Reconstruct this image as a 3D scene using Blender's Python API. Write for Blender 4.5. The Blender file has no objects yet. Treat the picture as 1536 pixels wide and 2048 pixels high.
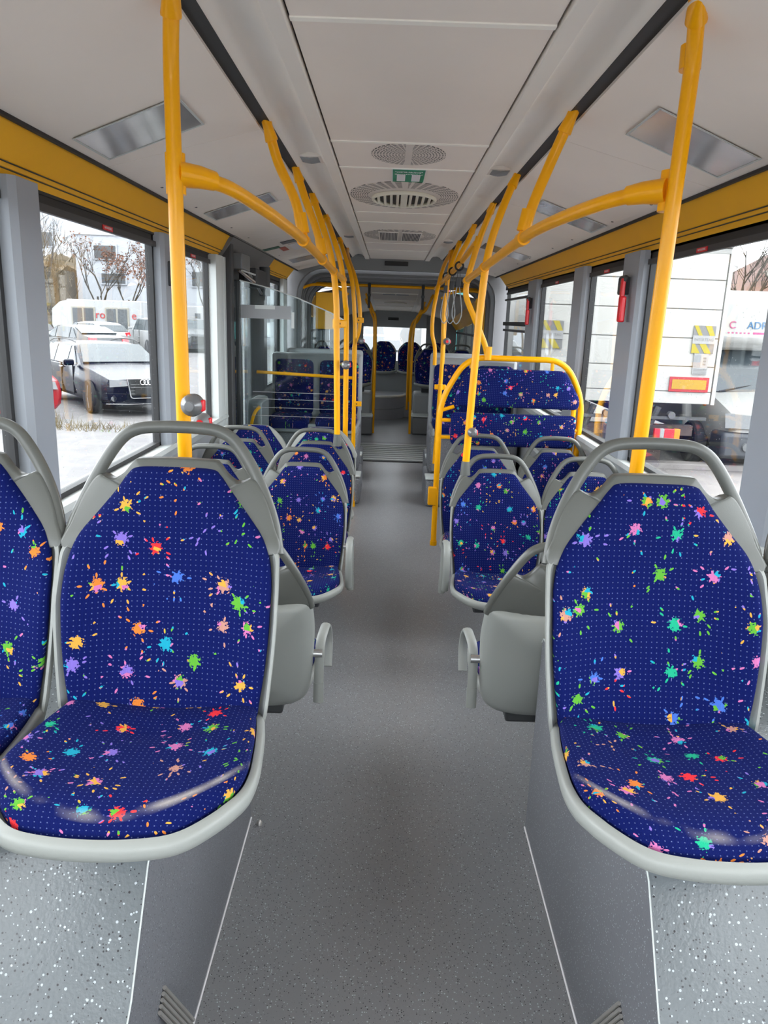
import bpy, bmesh, math, random
from mathutils import Vector, Matrix
random.seed(7)
C = bpy.context.scene.collection
PI = math.pi
# ---------------------------------------------------------------- camera
sc = bpy.context.scene
cd = bpy.data.cameras.new('camera'); cam = bpy.data.objects.new('camera', cd); C.objects.link(cam)
cd.sensor_fit = 'VERTICAL'; cd.sensor_height = 36; cd.lens = 1500/2048*36; cd.clip_start = .05; cd.clip_end = 400
PIT = math.atan(384/1500)
cam.matrix_world = Matrix.Translation((-.05, 0, 1.65)) @ Matrix.Rotation(PI/2-PIT, 4, 'X') @ Matrix.Rotation(.035, 4, 'Z')
sc.camera = cam
# ---------------------------------------------------------------- sky: bright even overcast
w = bpy.data.worlds.new('overcast_sky'); sc.world = w; w.use_nodes = True
nt = w.node_tree; bg = nt.nodes['Background']
tc = nt.nodes.new('ShaderNodeTexCoord'); sx = nt.nodes.new('ShaderNodeSeparateXYZ'); rp = nt.nodes.new('ShaderNodeValToRGB')
nt.links.new(tc.outputs['Generated'], sx.inputs[0]); nt.links.new(sx.outputs['Z'], rp.inputs[0]); nt.links.new(rp.outputs[0], bg.inputs[0])
rp.color_ramp.elements[0].color = (.90, .93, 1, 1); rp.color_ramp.elements[1].color = (.97, .98, 1, 1)
bg.inputs[1].default_value = 3.0
vs = sc.view_settings; vs.view_transform = 'Standard'; vs.look = 'None'; vs.exposure = 1.55; vs.gamma = 1; vs.use_curve_mapping = False
try:
    sc.cycles.max_bounces = 14; sc.cycles.diffuse_bounces = 8; sc.cycles.transparent_max_bounces = 16; sc.cycles.glossy_bounces = 4
    sc.cycles.sample_clamp_indirect = 6
except Exception: pass
# ---------------------------------------------------------------- materials
def nd(t, k, **kw):
    n = t.nodes.new(k)
    for a, b in kw.items(): setattr(n, a, b)
    return n
def mat(name, col, rough=.5, metal=0, coat=0, var=.06, vs_=6, bump=0, bs=200, spec=.5):
    m = bpy.data.materials.new(name); m.use_nodes = True; t = m.node_tree; b = t.nodes['Principled BSDF']
    b.inputs['Roughness'].default_value = rough; b.inputs['Metallic'].default_value = metal
    b.inputs['Coat Weight'].default_value = coat; b.inputs['Coat Roughness'].default_value = .08
    b.inputs['Specular IOR Level'].default_value = spec
    tc = nd(t, 'ShaderNodeTexCoord'); n = nd(t, 'ShaderNodeTexNoise'); n.inputs['Scale'].default_value = vs_; n.inputs['Detail'].default_value = 4
    t.links.new(tc.outputs['Object'], n.inputs['Vector'])
    mx = nd(t, 'ShaderNodeMix', data_type='RGBA')
    mx.inputs['A'].default_value = [c*(1-var) for c in col]+[1]; mx.inputs['B'].default_value = [min(1, c*(1+var)) for c in col]+[1]
    t.links.new(n.outputs['Fac'], mx.inputs['Factor']); t.links.new(mx.outputs['Result'], b.inputs['Base Color'])
    if bump:
        n2 = nd(t, 'ShaderNodeTexNoise'); n2.inputs['Scale'].default_value = bs; t.links.new(tc.outputs['Object'], n2.inputs['Vector'])
        bp = nd(t, 'ShaderNodeBump'); bp.inputs['Strength'].default_value = bump; bp.inputs['Distance'].default_value = .002
        t.links.new(n2.outputs['Fac'], bp.inputs['Height']); t.links.new(bp.outputs[0], b.inputs['Normal'])
    return m
def math_n(t, op, a, b=None, c=None):
    n = nd(t, 'ShaderNodeMath', operation=op)
    for i, v in enumerate((a, b, c)):
        if v is None: continue
        if isinstance(v, (int, float)): n.inputs[i].default_value = v
        else: t.links.new(v, n.inputs[i])
    return n.outputs[0]
def vmath(t, op, a, b=None, out=0, scale=None):
    n = nd(t, 'ShaderNodeVectorMath', operation=op)
    for i, v in enumerate((a, b)):
        if v is None: continue
        if isinstance(v, tuple): n.inputs[i].default_value = v
        else: t.links.new(v, n.inputs[i])
    if scale is not None: n.inputs['Scale'].default_value = scale
    return n.outputs[out]
def mixc(t, f, a, b):
    n = nd(t, 'ShaderNodeMix', data_type='RGBA')
    if isinstance(f, (int, float)): n.inputs['Factor'].default_value = f
    else: t.links.new(f, n.inputs['Factor'])
    for k, v in (('A', a), ('B', b)):
        if isinstance(v, tuple): n.inputs[k].default_value = v+(1,)
        else: t.links.new(v, n.inputs[k])
    return n.outputs['Result']
PAL = [(.72, .03, .035), (.10, .35, .035), (.19, .13, .48), (.62, .32, .05), (.012, .30, .42), (.50, .14, .33), (.015, .36, .2), (.055, .14, .5), (.62, .18, .03), (.45, .22, .17)]
def fabric(name, wear=0):
    m = bpy.data.materials.new(name); m.use_nodes = True; t = m.node_tree; b = t.nodes['Principled BSDF']
    uvn = nd(t, 'ShaderNodeUVMap'); oi = nd(t, 'ShaderNodeObjectInfo')
    off = vmath(t, 'SCALE', None); 
    sc_n = off.node; cb = nd(t, 'ShaderNodeCombineXYZ'); t.links.new(oi.outputs['Random'], cb.inputs[0]); t.links.new(math_n(t, 'MULTIPLY', oi.outputs['Random'], 7.3), cb.inputs[1])
    t.links.new(cb.outputs[0], sc_n.inputs[0]); sc_n.inputs['Scale'].default_value = 3.1
    p = vmath(t, 'ADD', uvn.outputs[0], off)
    def vor(scale, rnd):
        v = nd(t, 'ShaderNodeTexVoronoi', voronoi_dimensions='2D'); v.inputs['Scale'].default_value = scale; v.inputs['Randomness'].default_value = rnd
        t.links.new(p, v.inputs['Vector']); return v
    v1 = vor(11.5, .82); d = vmath(t, 'SUBTRACT', p, v1.outputs['Position'])
    s = nd(t, 'ShaderNodeSeparateXYZ'); t.links.new(d, s.inputs[0])
    th = math_n(t, 'ARCTAN2', s.outputs[1], s.outputs[0]); r = vmath(t, 'LENGTH', d, out=1)
    sc1 = nd(t, 'ShaderNodeSeparateColor'); t.links.new(v1.outputs['Color'], sc1.inputs[0]); rd, rg, rb = sc1.outputs
    nz = nd(t, 'ShaderNodeTexNoise', noise_dimensions='2D'); nz.inputs['Scale'].default_value = 210; nz.inputs['Detail'].default_value = 2; t.links.new(p, nz.inputs['Vector'])
    sp = math_n(t, 'SINE', math_n(t, 'ADD', math_n(t, 'MULTIPLY', th, 7), math_n(t, 'MULTIPLY', rg, 20)))
    rad = math_n(t, 'MULTIPLY', math_n(t, 'ADD', .0098, math_n(t, 'MULTIPLY', rb, .0035)), math_n(t, 'ADD', 1, math_n(t, 'MULTIPLY', sp, .16)))
    rad = math_n(t, 'ADD', rad, math_n(t, 'MULTIPLY', math_n(t, 'SUBTRACT', nz.outputs[0], .5), .022))
    m1 = math_n(t, 'MULTIPLY', math_n(t, 'LESS_THAN', r, rad), math_n(t, 'LESS_THAN', rg, .86))
    rp = nd(t, 'ShaderNodeValToRGB'); cr = rp.color_ramp; cr.interpolation = 'CONSTANT'
    cr.elements[0].color = PAL[0]+(1,); cr.elements[1].color = PAL[1]+(1,); cr.elements[1].position = .1
    for i in range(2, 10): e = cr.elements.new(i/10); e.color = PAL[i]+(1,)
    t.links.new(rd, rp.inputs[0])
    rp2 = nd(t, 'ShaderNodeValToRGB'); cr2 = rp2.color_ramp; cr2.interpolation = 'CONSTANT'
    cr2.elements[0].color = PAL[3]+(1,); cr2.elements[1].color = PAL[5]+(1,); cr2.elements[1].position = .2
    for i, k in ((.4, 2), (.6, 1), (.8, 4)): e = cr2.elements.new(i); e.color = PAL[k]+(1,)
    v3 = vor(75, 1); sc3 = nd(t, 'ShaderNodeSeparateColor'); t.links.new(v3.outputs['Color'], sc3.inputs[0])
    t.links.new(sc3.outputs[0], rp2.inputs[0])
    # short dashes thrown outwards from each splash
    v2 = vor(62, .9); d2 = vmath(t, 'SUBTRACT', p, v2.outputs['Position']); s2 = nd(t, 'ShaderNodeSeparateXYZ'); t.links.new(d2, s2.inputs[0])
    dc = vmath(t, 'SUBTRACT', v2.outputs['Position'], v1.outputs['Position'])
    sdc = nd(t, 'ShaderNodeSeparateXYZ'); t.links.new(dc, sdc.inputs[0]); a = math_n(t, 'ARCTAN2', sdc.outputs[1], sdc.outputs[0])
    ca, sa = math_n(t, 'COSINE', a), math_n(t, 'SINE', a)
    along = math_n(t, 'ADD', math_n(t, 'MULTIPLY', s2.outputs[0], ca), math_n(t, 'MULTIPLY', s2.outputs[1], sa))
    across = math_n(t, 'SUBTRACT', math_n(t, 'MULTIPLY', s2.outputs[1], ca), math_n(t, 'MULTIPLY', s2.outputs[0], sa))
    el = math_n(t, 'ADD', math_n(t, 'POWER', math_n(t, 'DIVIDE', along, .0052), 2), math_n(t, 'POWER', math_n(t, 'DIVIDE', across, .0021), 2))
    el = math_n(t, 'ADD', el, math_n(t, 'MULTIPLY', math_n(t, 'SUBTRACT', nz.outputs[0], .5), 1.2))
    sc2 = nd(t, 'ShaderNodeSeparateColor'); t.links.new(v2.outputs['Color'], sc2.inputs[0])
    m2 = math_n(t, 'MULTIPLY', math_n(t, 'LESS_THAN', el, 1), math_n(t, 'LESS_THAN', sc2.outputs[0], .27))
    m2 = math_n(t, 'MULTIPLY', m2, math_n(t, 'LESS_THAN', r, .052))
    # woven dot grid
    g = vmath(t, 'FRACTION', vmath(t, 'SCALE', p, scale=1/.0112)); gd = vmath(t, 'LENGTH', vmath(t, 'SUBTRACT', g, (.5, .5, 0)), out=1)
    m3 = math_n(t, 'MULTIPLY', math_n(t, 'LESS_THAN', gd, .11), .5)
    wv = nd(t, 'ShaderNodeTexWave'); wv.inputs['Scale'].default_value = 200; t.links.new(p, wv.inputs['Vector'])
    base = mixc(t, wv.outputs['Fac'], (.0014, .0042, .060), (.0024, .0075, .088))
    c = mixc(t, m3, base, (.16, .2, .42)); scol = mixc(t, math_n(t, 'GREATER_THAN', sc3.outputs[1], .72), rp.outputs[0], rp2.outputs[0])
    c = mixc(t, m2, c, scol); c = mixc(t, m1, c, scol)
    if wear:  # threadbare shine along the front lip of the cushion
        su = nd(t, 'ShaderNodeSeparateXYZ'); t.links.new(uvn.outputs[0], su.inputs[0])
        dd = math_n(t, 'ADD', math_n(t, 'MULTIPLY', su.outputs[1], -1), math_n(t, 'MULTIPLY', math_n(t, 'POWER', math_n(t, 'ABSOLUTE', su.outputs[0]), 2), 2.6))
        n3 = nd(t, 'ShaderNodeTexNoise'); n3.inputs['Scale'].default_value = 7; t.links.new(uvn.outputs[0], n3.inputs['Vector'])
        f = math_n(t, 'SUBTRACT', 1, math_n(t, 'MULTIPLY', math_n(t, 'ABSOLUTE', math_n(t, 'SUBTRACT', dd, .405)), 55)); f = math_n(t, 'MAXIMUM', f, 0)
        n4 = math_n(t, 'MULTIPLY', math_n(t, 'SUBTRACT', n3.outputs[0], .42), 4); n4 = math_n(t, 'MINIMUM', math_n(t, 'MAXIMUM', n4, 0), .8)
        c = mixc(t, math_n(t, 'MULTIPLY', f, n4), c, (.42, .38, .34))
    t.links.new(c, b.inputs['Base Color']); b.inputs['Roughness'].default_value = .8
    b.inputs['Sheen Weight'].default_value = .03; b.inputs['Sheen Tint'].default_value = (.35, .42, 1, 1); b.inputs['Specular IOR Level'].default_value = .08
    bp = nd(t, 'ShaderNodeBump'); bp.inputs['Strength'].default_value = .25; bp.inputs['Distance'].default_value = .001
    t.links.new(wv.outputs['Fac'], bp.inputs['Height']); t.links.new(bp.outputs[0], b.inputs['Normal'])
    return m
def vinyl(name, col, rough, lo=.9, big=1.0):
    m = mat(name, col, rough, var=.1, vs_=2.2, bump=.25, bs=140); t = m.node_tree; b = t.nodes['Principled BSDF']
    src = b.inputs['Base Color'].links[0].from_socket; tc = nd(t, 'ShaderNodeTexCoord')
    for sc_, th, cl in ((150*big, .19, (.46, .50, .53)), (190*big, .20, (.03, .03, .035)), (85*big, .085, (.52, .56, .59))):
        v = nd(t, 'ShaderNodeTexVoronoi'); v.inputs['Scale'].default_value = sc_; t.links.new(tc.outputs['Object'], v.inputs['Vector'])
        s = nd(t, 'ShaderNodeSeparateColor'); t.links.new(v.outputs['Color'], s.inputs[0])
        f = math_n(t, 'MULTIPLY', math_n(t, 'LESS_THAN', v.outputs['Distance'], math_n(t, 'MULTIPLY', s.outputs[0], th*1.7)), math_n(t, 'LESS_THAN', s.outputs[1], .6))
        src = mixc(t, f, src, cl)
    t.links.new(src, b.inputs['Base Color'])
    return m
def glass(name, tint=(.92, .96, .95), refl=.06, dust=0):
    m = bpy.data.materials.new(name); m.use_nodes = True; t = m.node_tree; t.nodes.clear()
    o = nd(t, 'ShaderNodeOutputMaterial'); tr = nd(t, 'ShaderNodeBsdfTransparent'); tr.inputs[0].default_value = tint+(1,)
    gl = nd(t, 'ShaderNodeBsdfGlossy'); gl.inputs['Roughness'].default_value = .015
    fr = nd(t, 'ShaderNodeFresnel'); ge = nd(t, 'ShaderNodeNewGeometry'); t.links.new(math_n(t, 'SUBTRACT', 1.4, math_n(t, 'MULTIPLY', ge.outputs['Backfacing'], 1.4-1/1.4)), fr.inputs[0])
    mx = nd(t, 'ShaderNodeMixShader'); t.links.new(fr.outputs[0], mx.inputs[0]); t.links.new(tr.outputs[0], mx.inputs[1]); t.links.new(gl.outputs[0], mx.inputs[2])
    out = mx.outputs[0]
    if dust:
        df = nd(t, 'ShaderNodeBsdfDiffuse'); df.inputs[0].default_value = (.75, .75, .72, 1)
        tc = nd(t, 'ShaderNodeTexCoord'); v = nd(t, 'ShaderNodeTexVoronoi'); v.inputs['Scale'].default_value = 45; t.links.new(tc.outputs['Object'], v.inputs['Vector'])
        s = nd(t, 'ShaderNodeSeparateColor'); t.links.new(v.outputs['Color'], s.inputs[0])
        f = math_n(t, 'MULTIPLY', math_n(t, 'LESS_THAN', v.outputs['Distance'], math_n(t, 'MULTIPLY', s.outputs[0], .1)), .6)
        m2 = nd(t, 'ShaderNodeMixShader'); t.links.new(f, m2.inputs[0]); t.links.new(out, m2.inputs[1]); t.links.new(df.outputs[0], m2.inputs[2]); out = m2.outputs[0]
    t.links.new(out, o.inputs[0]); return m
def ring_mat(name, base, r0=0.0, r1=.15, n=17):
    m = mat(name, base, .6); t = m.node_tree; b = t.nodes['Principled BSDF']; src = b.inputs['Base Color'].links[0].from_socket
    tc = nd(t, 'ShaderNodeTexCoord'); s = nd(t, 'ShaderNodeSeparateXYZ'); t.links.new(tc.outputs['Object'], s.inputs[0])
    sy = math_n(t, 'MULTIPLY', s.outputs[1], .74)
    r = math_n(t, 'SQRT', math_n(t, 'ADD', math_n(t, 'POWER', s.outputs[0], 2), math_n(t, 'POWER', sy, 2)))
    th = math_n(t, 'ARCTAN2', sy, s.outputs[0])
    a = math_n(t, 'GREATER_THAN', math_n(t, 'SINE', math_n(t, 'MULTIPLY', r, 2*PI*n/r1)), .1)
    c = math_n(t, 'GREATER_THAN', math_n(t, 'SINE', math_n(t, 'MULTIPLY', th, 40)), -.5)
    k = math_n(t, 'MULTIPLY', math_n(t, 'MULTIPLY', a, c), math_n(t, 'GREATER_THAN', r, r0))
    k = math_n(t, 'MULTIPLY', k, math_n(t, 'GREATER_THAN', math_n(t, 'ABSOLUTE', s.outputs[0]), .014))
    k = math_n(t, 'MULTIPLY', k, math_n(t, 'GREATER_THAN', math_n(t, 'ABSOLUTE', s.outputs[1]), .004))
    t.links.new(mixc(t, k, src, (.05, .045, .04)), b.inputs['Base Color']); return m
def bricky(name, a, b_, sc_):
    m = mat(name, a, .9, var=.2, vs_=sc_); return m
M = dict(
 button=mat('grey_button_plastic', (.17, .17, .175), .25, metal=.3),
 yellow=mat('yellow_enamel', (.88, .385, .001), .33, coat=.1, var=.03, spec=.22), ypanel=mat('yellow_panel_paint', (.93, .47, .006), .5, coat=.0, var=.04),
 ceil=mat('warm_grey_ceiling_panel', (.84, .765, .69), .55, var=.04, vs_=3), rail=mat('pale_grey_ceiling_rail', (.80, .76, .70), .5, var=.03), joint=mat('cream_joint_strip', (.93, .90, .82), .5),
 black=mat('black_rubber', (.012, .012, .013), .6), dark=mat('dark_grey_plastic', (.045, .047, .05), .55), mid=mat('mid_grey_plastic', (.17, .175, .18), .5),
 pillar=mat('blue_grey_pillar_trim', (.30, .325, .36), .45, var=.05), wall=mat('grey_wall_lining', (.27, .28, .29), .55), light=mat('light_grey_trim', (.52, .55, .54), .45),
 shell=mat('seat_shell_grey_plastic', (.27, .28, .262), .42, var=.04, bump=.06, bs=500), handle=mat('shaded_grey_plastic', (.10, .103, .093), .36, var=.04, bump=.06, bs=500),  # handle grey is the shell plastic with shading darkened into its colour
 metal=mat('brushed_steel', (.6, .6, .6), .32, metal=1), alum=mat('ribbed_aluminium', (.55, .53, .5), .4, metal=.8), white=mat('white_gloss_paint', (.25, .25, .24), .4, coat=.0, var=.03),
 red=mat('red_plastic', (.7, .01, .02), .35), fabric=fabric('blue_splash_fabric'), fabricw=fabric('worn_blue_splash_fabric', 1),
 floor=vinyl('speckled_grey_vinyl', (.225, .225, .235), .33), boxv=vinyl('speckled_box_vinyl', (.135, .15, .16), .22, big=.8), boxs=vinyl('speckled_box_side_vinyl', (.155, .158, .175), .45, big=.95),
 glass=glass('window_glass', (.96, .98, .975), dust=1), pane=glass('clear_partition_glass', (.80, .86, .86)), pocket=glass('clear_plastic_pocket', (.93, .93, .95)),
 green=mat('green_sign', (.0, .26, .13), .4), paper=mat('white_print', (.8, .78, .8), .5), orange=mat('orange_red_print', (.45, .06, .015), .5), tapeg=mat('dark_green_print', (.02, .12, .06), .5),
 mirror=mat('ceiling_reflector_foil', (.50, .48, .48), .15, metal=.45, var=.2, vs_=5),
 asphalt=mat('wet_asphalt', (.125, .12, .12), .8, var=.35, vs_=3, bump=.5, bs=40), concrete=mat('pale_paving', (.18, .165, .16), .85, var=.25, vs_=2),
 facade=mat('white_render', (.30, .315, .34), .8), hedge=mat('winter_hedge', (.075, .055, .03), .95, var=.6, vs_=9), bark=mat('bare_bark', (.035, .029, .022), .9), leaf=mat('dry_brown_leaves', (.12, .045, .02), .9),
 winglass=mat('building_window_glass', (.035, .04, .045), .3), smoke=glass('smoked_glass', (.28, .30, .30)), tint=glass('dimming_glass', (.5, .53, .53)), extbeige=mat('cream_frame_outdoors', (.2, .19, .16), .6), extpaper=mat('outdoor_print_white', (.23, .23, .23), .6), extgrey=mat('outdoor_grey', (.08, .08, .085), .6), tyre=mat('tyre_rubber', (.015, .015, .016), .8), rim=mat('alloy_wheel', (.16, .16, .17), .4),
 navy=mat('navy_car_paint', (.003, .004, .010), .22, coat=.0, spec=.14), silver=mat('silver_car_paint', (.07, .075, .08), .35, coat=.2, spec=.3), redcar=mat('red_car_paint', (.20, .002, .006), .3, coat=.1, spec=.3),
 cwhite=mat('white_car_paint', (.26, .265, .27), .35, coat=.1, spec=.3), slate=mat('slate_car_paint', (.012, .013, .018), .25, spec=.15), cglass=mat('car_window_glass', (.035, .045, .052), .15, spec=.5),
 lamp=mat('headlamp_lens', (.10, .105, .11), .2), taill=mat('tail_lamp_red', (.5, .01, .02), .2, coat=.6), amber=mat('amber_lens', (.7, .18, .01), .25), chrome=mat('chrome_trim', (.8, .8, .82), .12, metal=1),
 trk=mat('truck_white_panel', (.33, .325, .305), .55, var=.08), trkd=mat('truck_grey_seam', (.2, .2, .19), .6), teal=mat('teal_paint', (.02, .13, .125), .4), pink=mat('pink_paint', (.22, .035, .07), .4),
 bumper=mat('grey_bumper_plastic', (.03, .034, .042), .5), rust=mat('rusty_steel', (.06, .042, .037), .8, var=.4, vs_=12), yell=mat('yellow_sign', (.26, .21, .006), .5), signgrey=mat('sign_grey', (.12, .12, .12), .5),
 refl=mat('reflector_yellow', (.30, .17, .002), .4), reflr=mat('reflector_red', (.28, .012, .014), .4), blue=mat('blue_print', (.015, .09, .2), .5), magenta=mat('magenta_print', (.28, .03, .12), .5), roof=mat('brown_tile_roof', (.08, .042, .033), .9),
 straw=mat('dry_grass', (.11, .085, .04), .9, var=.4, vs_=15), grille=ring_mat('perforated_ring_grille', (.70, .64, .58), n=12), grille2=ring_mat('perforated_wide_grille', (.70, .64, .58), .2, .30, 24), beige=mat('beige_vent_plastic', (.72, .69, .58), .5),
 rearv=mat('rear_floor_vinyl', (.23, .235, .25), .45, var=.06), bell=mat('bellows_fabric', (.035, .035, .037), .8), gwhite=mat('grey_white_panel', (.42, .42, .46), .4))
# ---------------------------------------------------------------- mesh helpers
class MB:
    def __init__(s): s.v = []; s.f = []; s.uv = {}; s.mi = []; s.cur = 0
    def add(s, vs, fs, uvs=None):
        o = len(s.v); s.v += [tuple(p) for p in vs]
        for f in fs: s.f.append(tuple(o+i for i in f)); s.mi.append(s.cur)
        if uvs:
            for i, u in enumerate(uvs): s.uv[o+i] = u
        return s
    def box(s, x0, x1, y0, y1, z0, z1):
        v = [(x, y, z) for x in (x0, x1) for y in (y0, y1) for z in (z0, z1)]
        return s.add(v, [(0, 1, 3, 2), (4, 6, 7, 5), (0, 4, 5, 1), (2, 3, 7, 6), (0, 2, 6, 4), (1, 5, 7, 3)])
    def obox(s, c, d, ex, ey, ez):  # oriented box centre c, direction d = local x
        d = Vector(d).normalized(); up = Vector((0, 0, 1)) if abs(d.z) < .95 else Vector((0, 1, 0)); b = up.cross(d).normalized(); n = d.cross(b)
        c = Vector(c); v = [c+d*i*ex+b*j*ey+n*k*ez for i in (-.5, .5) for j in (-.5, .5) for k in (-.5, .5)]
        return s.add(v, [(0, 1, 3, 2), (4, 6, 7, 5), (0, 4, 5, 1), (2, 3, 7, 6), (0, 2, 6, 4), (1, 5, 7, 3)])
    def tube(s, pts, r, n=12, r2=None, cap=True, up=(0, 0, 1)):
        pts = [Vector(p) for p in pts]; rs = r if isinstance(r, (list, tuple)) else [r]*len(pts)
        r2 = rs if r2 is None else (r2 if isinstance(r2, (list, tuple)) else [r2]*len(pts)); vs = []; prev = None
        for i, p in enumerate(pts):
            t = (pts[min(i+1, len(pts)-1)]-pts[max(i-1, 0)]).normalized()
            if prev is None:
                a = Vector(up) if abs(t.dot(Vector(up))) < .97 else Vector((1, 0, 0)); u = (a-t*a.dot(t)).normalized()
            else: u = (prev-t*prev.dot(t)).normalized()
            prev = u; w_ = t.cross(u)
            for k in range(n): an = 2*PI*k/n; vs.append(p+u*math.cos(an)*rs[i]+w_*math.sin(an)*r2[i])
        fs = [(i*n+k, i*n+(k+1) % n, (i+1)*n+(k+1) % n, (i+1)*n+k) for i in range(len(pts)-1) for k in range(n)]
        if cap: fs += [tuple(range(n-1, -1, -1)), tuple((len(pts)-1)*n+k for k in range(n))]
        return s.add(vs, fs)
    def prism(s, poly, fn, a, b):  # fn(u,v,w)->xyz
        n = len(poly); v = [fn(u, q, a) for u, q in poly]+[fn(u, q, b) for u, q in poly]
        return s.add(v, [tuple(range(n)), tuple(range(2*n-1, n-1, -1))]+[(i, i+n, (i+1) % n+n, (i+1) % n) for i in range(n)])
    def rings(s, loops, caps=(True, True), uvs=None):
        n = len(loops[0]); v = [p for l in loops for p in l]
        f = [(i*n+k, i*n+(k+1) % n, (i+1)*n+(k+1) % n, (i+1)*n+k) for i in range(len(loops)-1) for k in range(n)]
        if caps[0]: f.append(tuple(range(n-1, -1, -1)))
        if caps[1]: f.append(tuple((len(loops)-1)*n+k for k in range(n)))
        return s.add(v, f, uvs)
    def lathe(s, prof, c=(0, 0, 0), axis='z', n=24):
        L = []
        for r, h in prof:
            l = []
            for k in range(n):
                a = 2*PI*k/n; x, y = r*math.cos(a), r*math.sin(a)
                p = {'z': (x, y, h), 'y': (x, h, y), 'x': (h, x, y)}[axis]; l.append((c[0]+p[0], c[1]+p[1], c[2]+p[2]))
            L.append(l)
        return s.rings(L)
    def build(s, name, m, parent=None, smooth=True, bevel=0, kind=None, ang=40):
        me = bpy.data.meshes.new(name); me.from_pydata(s.v, [], s.f)
        for mm in (m if isinstance(m, list) else [m]): me.materials.append(mm)
        if isinstance(m, list): me.polygons.foreach_set('material_index', s.mi)
        if s.uv:
            ul = me.uv_layers.new(name='UVMap')
            for l in me.loops: ul.data[l.index].uv = s.uv.get(l.vertex_index, (0, 0))
        bm = bmesh.new(); bm.from_mesh(me); bmesh.ops.recalc_face_normals(bm, faces=bm.faces); bm.to_mesh(me); bm.free()
        if smooth:
            me.polygons.foreach_set('use_smooth', [True]*len(me.polygons)); me.set_sharp_from_angle(angle=math.radians(ang))
        o = bpy.data.objects.new(name, me); C.objects.link(o)
        if parent: o.parent = parent
        if bevel:
            b = o.modifiers.new('bevel', 'BEVEL'); b.width = bevel; b.segments = 2; b.limit_method = 'ANGLE'
        if kind: o['kind'] = kind
        return o
def thing(name, label, cat, loc=(0, 0, 0), rz=0, group=None):
    o = bpy.data.objects.new(name, None); C.objects.link(o); o.location = loc; o.rotation_euler = (0, 0, rz); o.empty_display_size = .1
    o['label'] = label; o['category'] = cat
    if group: o['group'] = group
    return o
def tag(o, label, cat, group=None):
    o['label'] = label; o['category'] = cat
    if group: o['group'] = group
    return o
def dup(root, loc, rz=None, label=None, skip=()):
    r = root.copy(); C.objects.link(r); r.location = loc
    if rz is not None: r.rotation_euler = (0, 0, rz)
    if label: r['label'] = label
    for ch in list(root.children):
        if ch.name.split('.')[0] in skip: continue
        c = ch.copy(); C.objects.link(c); c.parent = r
        for g in ch.children:
            d = g.copy(); C.objects.link(d); d.parent = c
    return r
def cr(pts, n=8, closed=False):  # catmull-rom
    P = [Vector(p) for p in pts]; N = len(P); out = []
    for i in range(N if closed else N-1):
        if closed: a, b, c, d = P[(i-1) % N], P[i], P[(i+1) % N], P[(i+2) % N]
        else: a, b, c, d = P[max(i-1, 0)], P[i], P[i+1], P[min(i+2, N-1)]
        for k in range(n):
            t = k/n; out.append(.5*((2*b)+(c-a)*t+(2*a-5*b+4*c-d)*t*t+(3*b-a-3*c+d)*t**3))
    if not closed: out.append(P[-1])
    return out
def fillet(pts, r, n=6):
    P = [Vector(p) for p in pts]; out = [P[0]]
    for i in range(1, len(P)-1):
        a, b, c = P[i-1], P[i], P[i+1]; l = min(r, (a-b).length*.48, (c-b).length*.48)
        p, q = b+(a-b).normalized()*l, b+(c-b).normalized()*l
        for k in range(n+1): t = k/n; out.append(p*(1-t)**2+b*2*t*(1-t)+q*t*t)
    return out+[P[-1]]
def text_mesh(name, body, size, m, mtx, parent, ext=.0015, align='CENTER'):
    cu = bpy.data.curves.new(name, 'FONT'); cu.body = body; cu.size = size; cu.extrude = ext; cu.align_x = align; cu.align_y = 'CENTER'
    o = bpy.data.objects.new(name, cu); me = bpy.data.meshes.new_from_object(o); bpy.data.objects.remove(o)
    me.materials.clear(); me.materials.append(m); q = bpy.data.objects.new(name, me); C.objects.link(q); q.matrix_world = mtx
    if parent: q.parent = parent; q.matrix_parent_inverse = Matrix.Identity(4); q.matrix_local = mtx
    return q
def basis(o, ex, ey):
    ex = Vector(ex).normalized(); ey = Vector(ey).normalized(); ez = ex.cross(ey).normalized(); ey = ez.cross(ex)
    m = Matrix((ex, ey, ez)).transposed().to_4x4(); m.translation = o; return m
def struct(name, mb, m, parent=None, **k):
    o = mb.build(name, m, parent, **k)
    if not parent: o['kind'] = 'structure'
    return o
# ================================================================ BUS SHELL
W = 1.23
Y0, Y1 = -2.3, 8.9
# floor: one sheet with cove
struct('floor', MB().box(-1.27, 1.27, Y0, Y1, -.06, 0), M['floor'], smooth=False)
# far floor seam + turntable
r = struct('trim_1', MB().box(-.5, .5, 8.87, 8.93, -.002, .006), M['black'])
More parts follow.
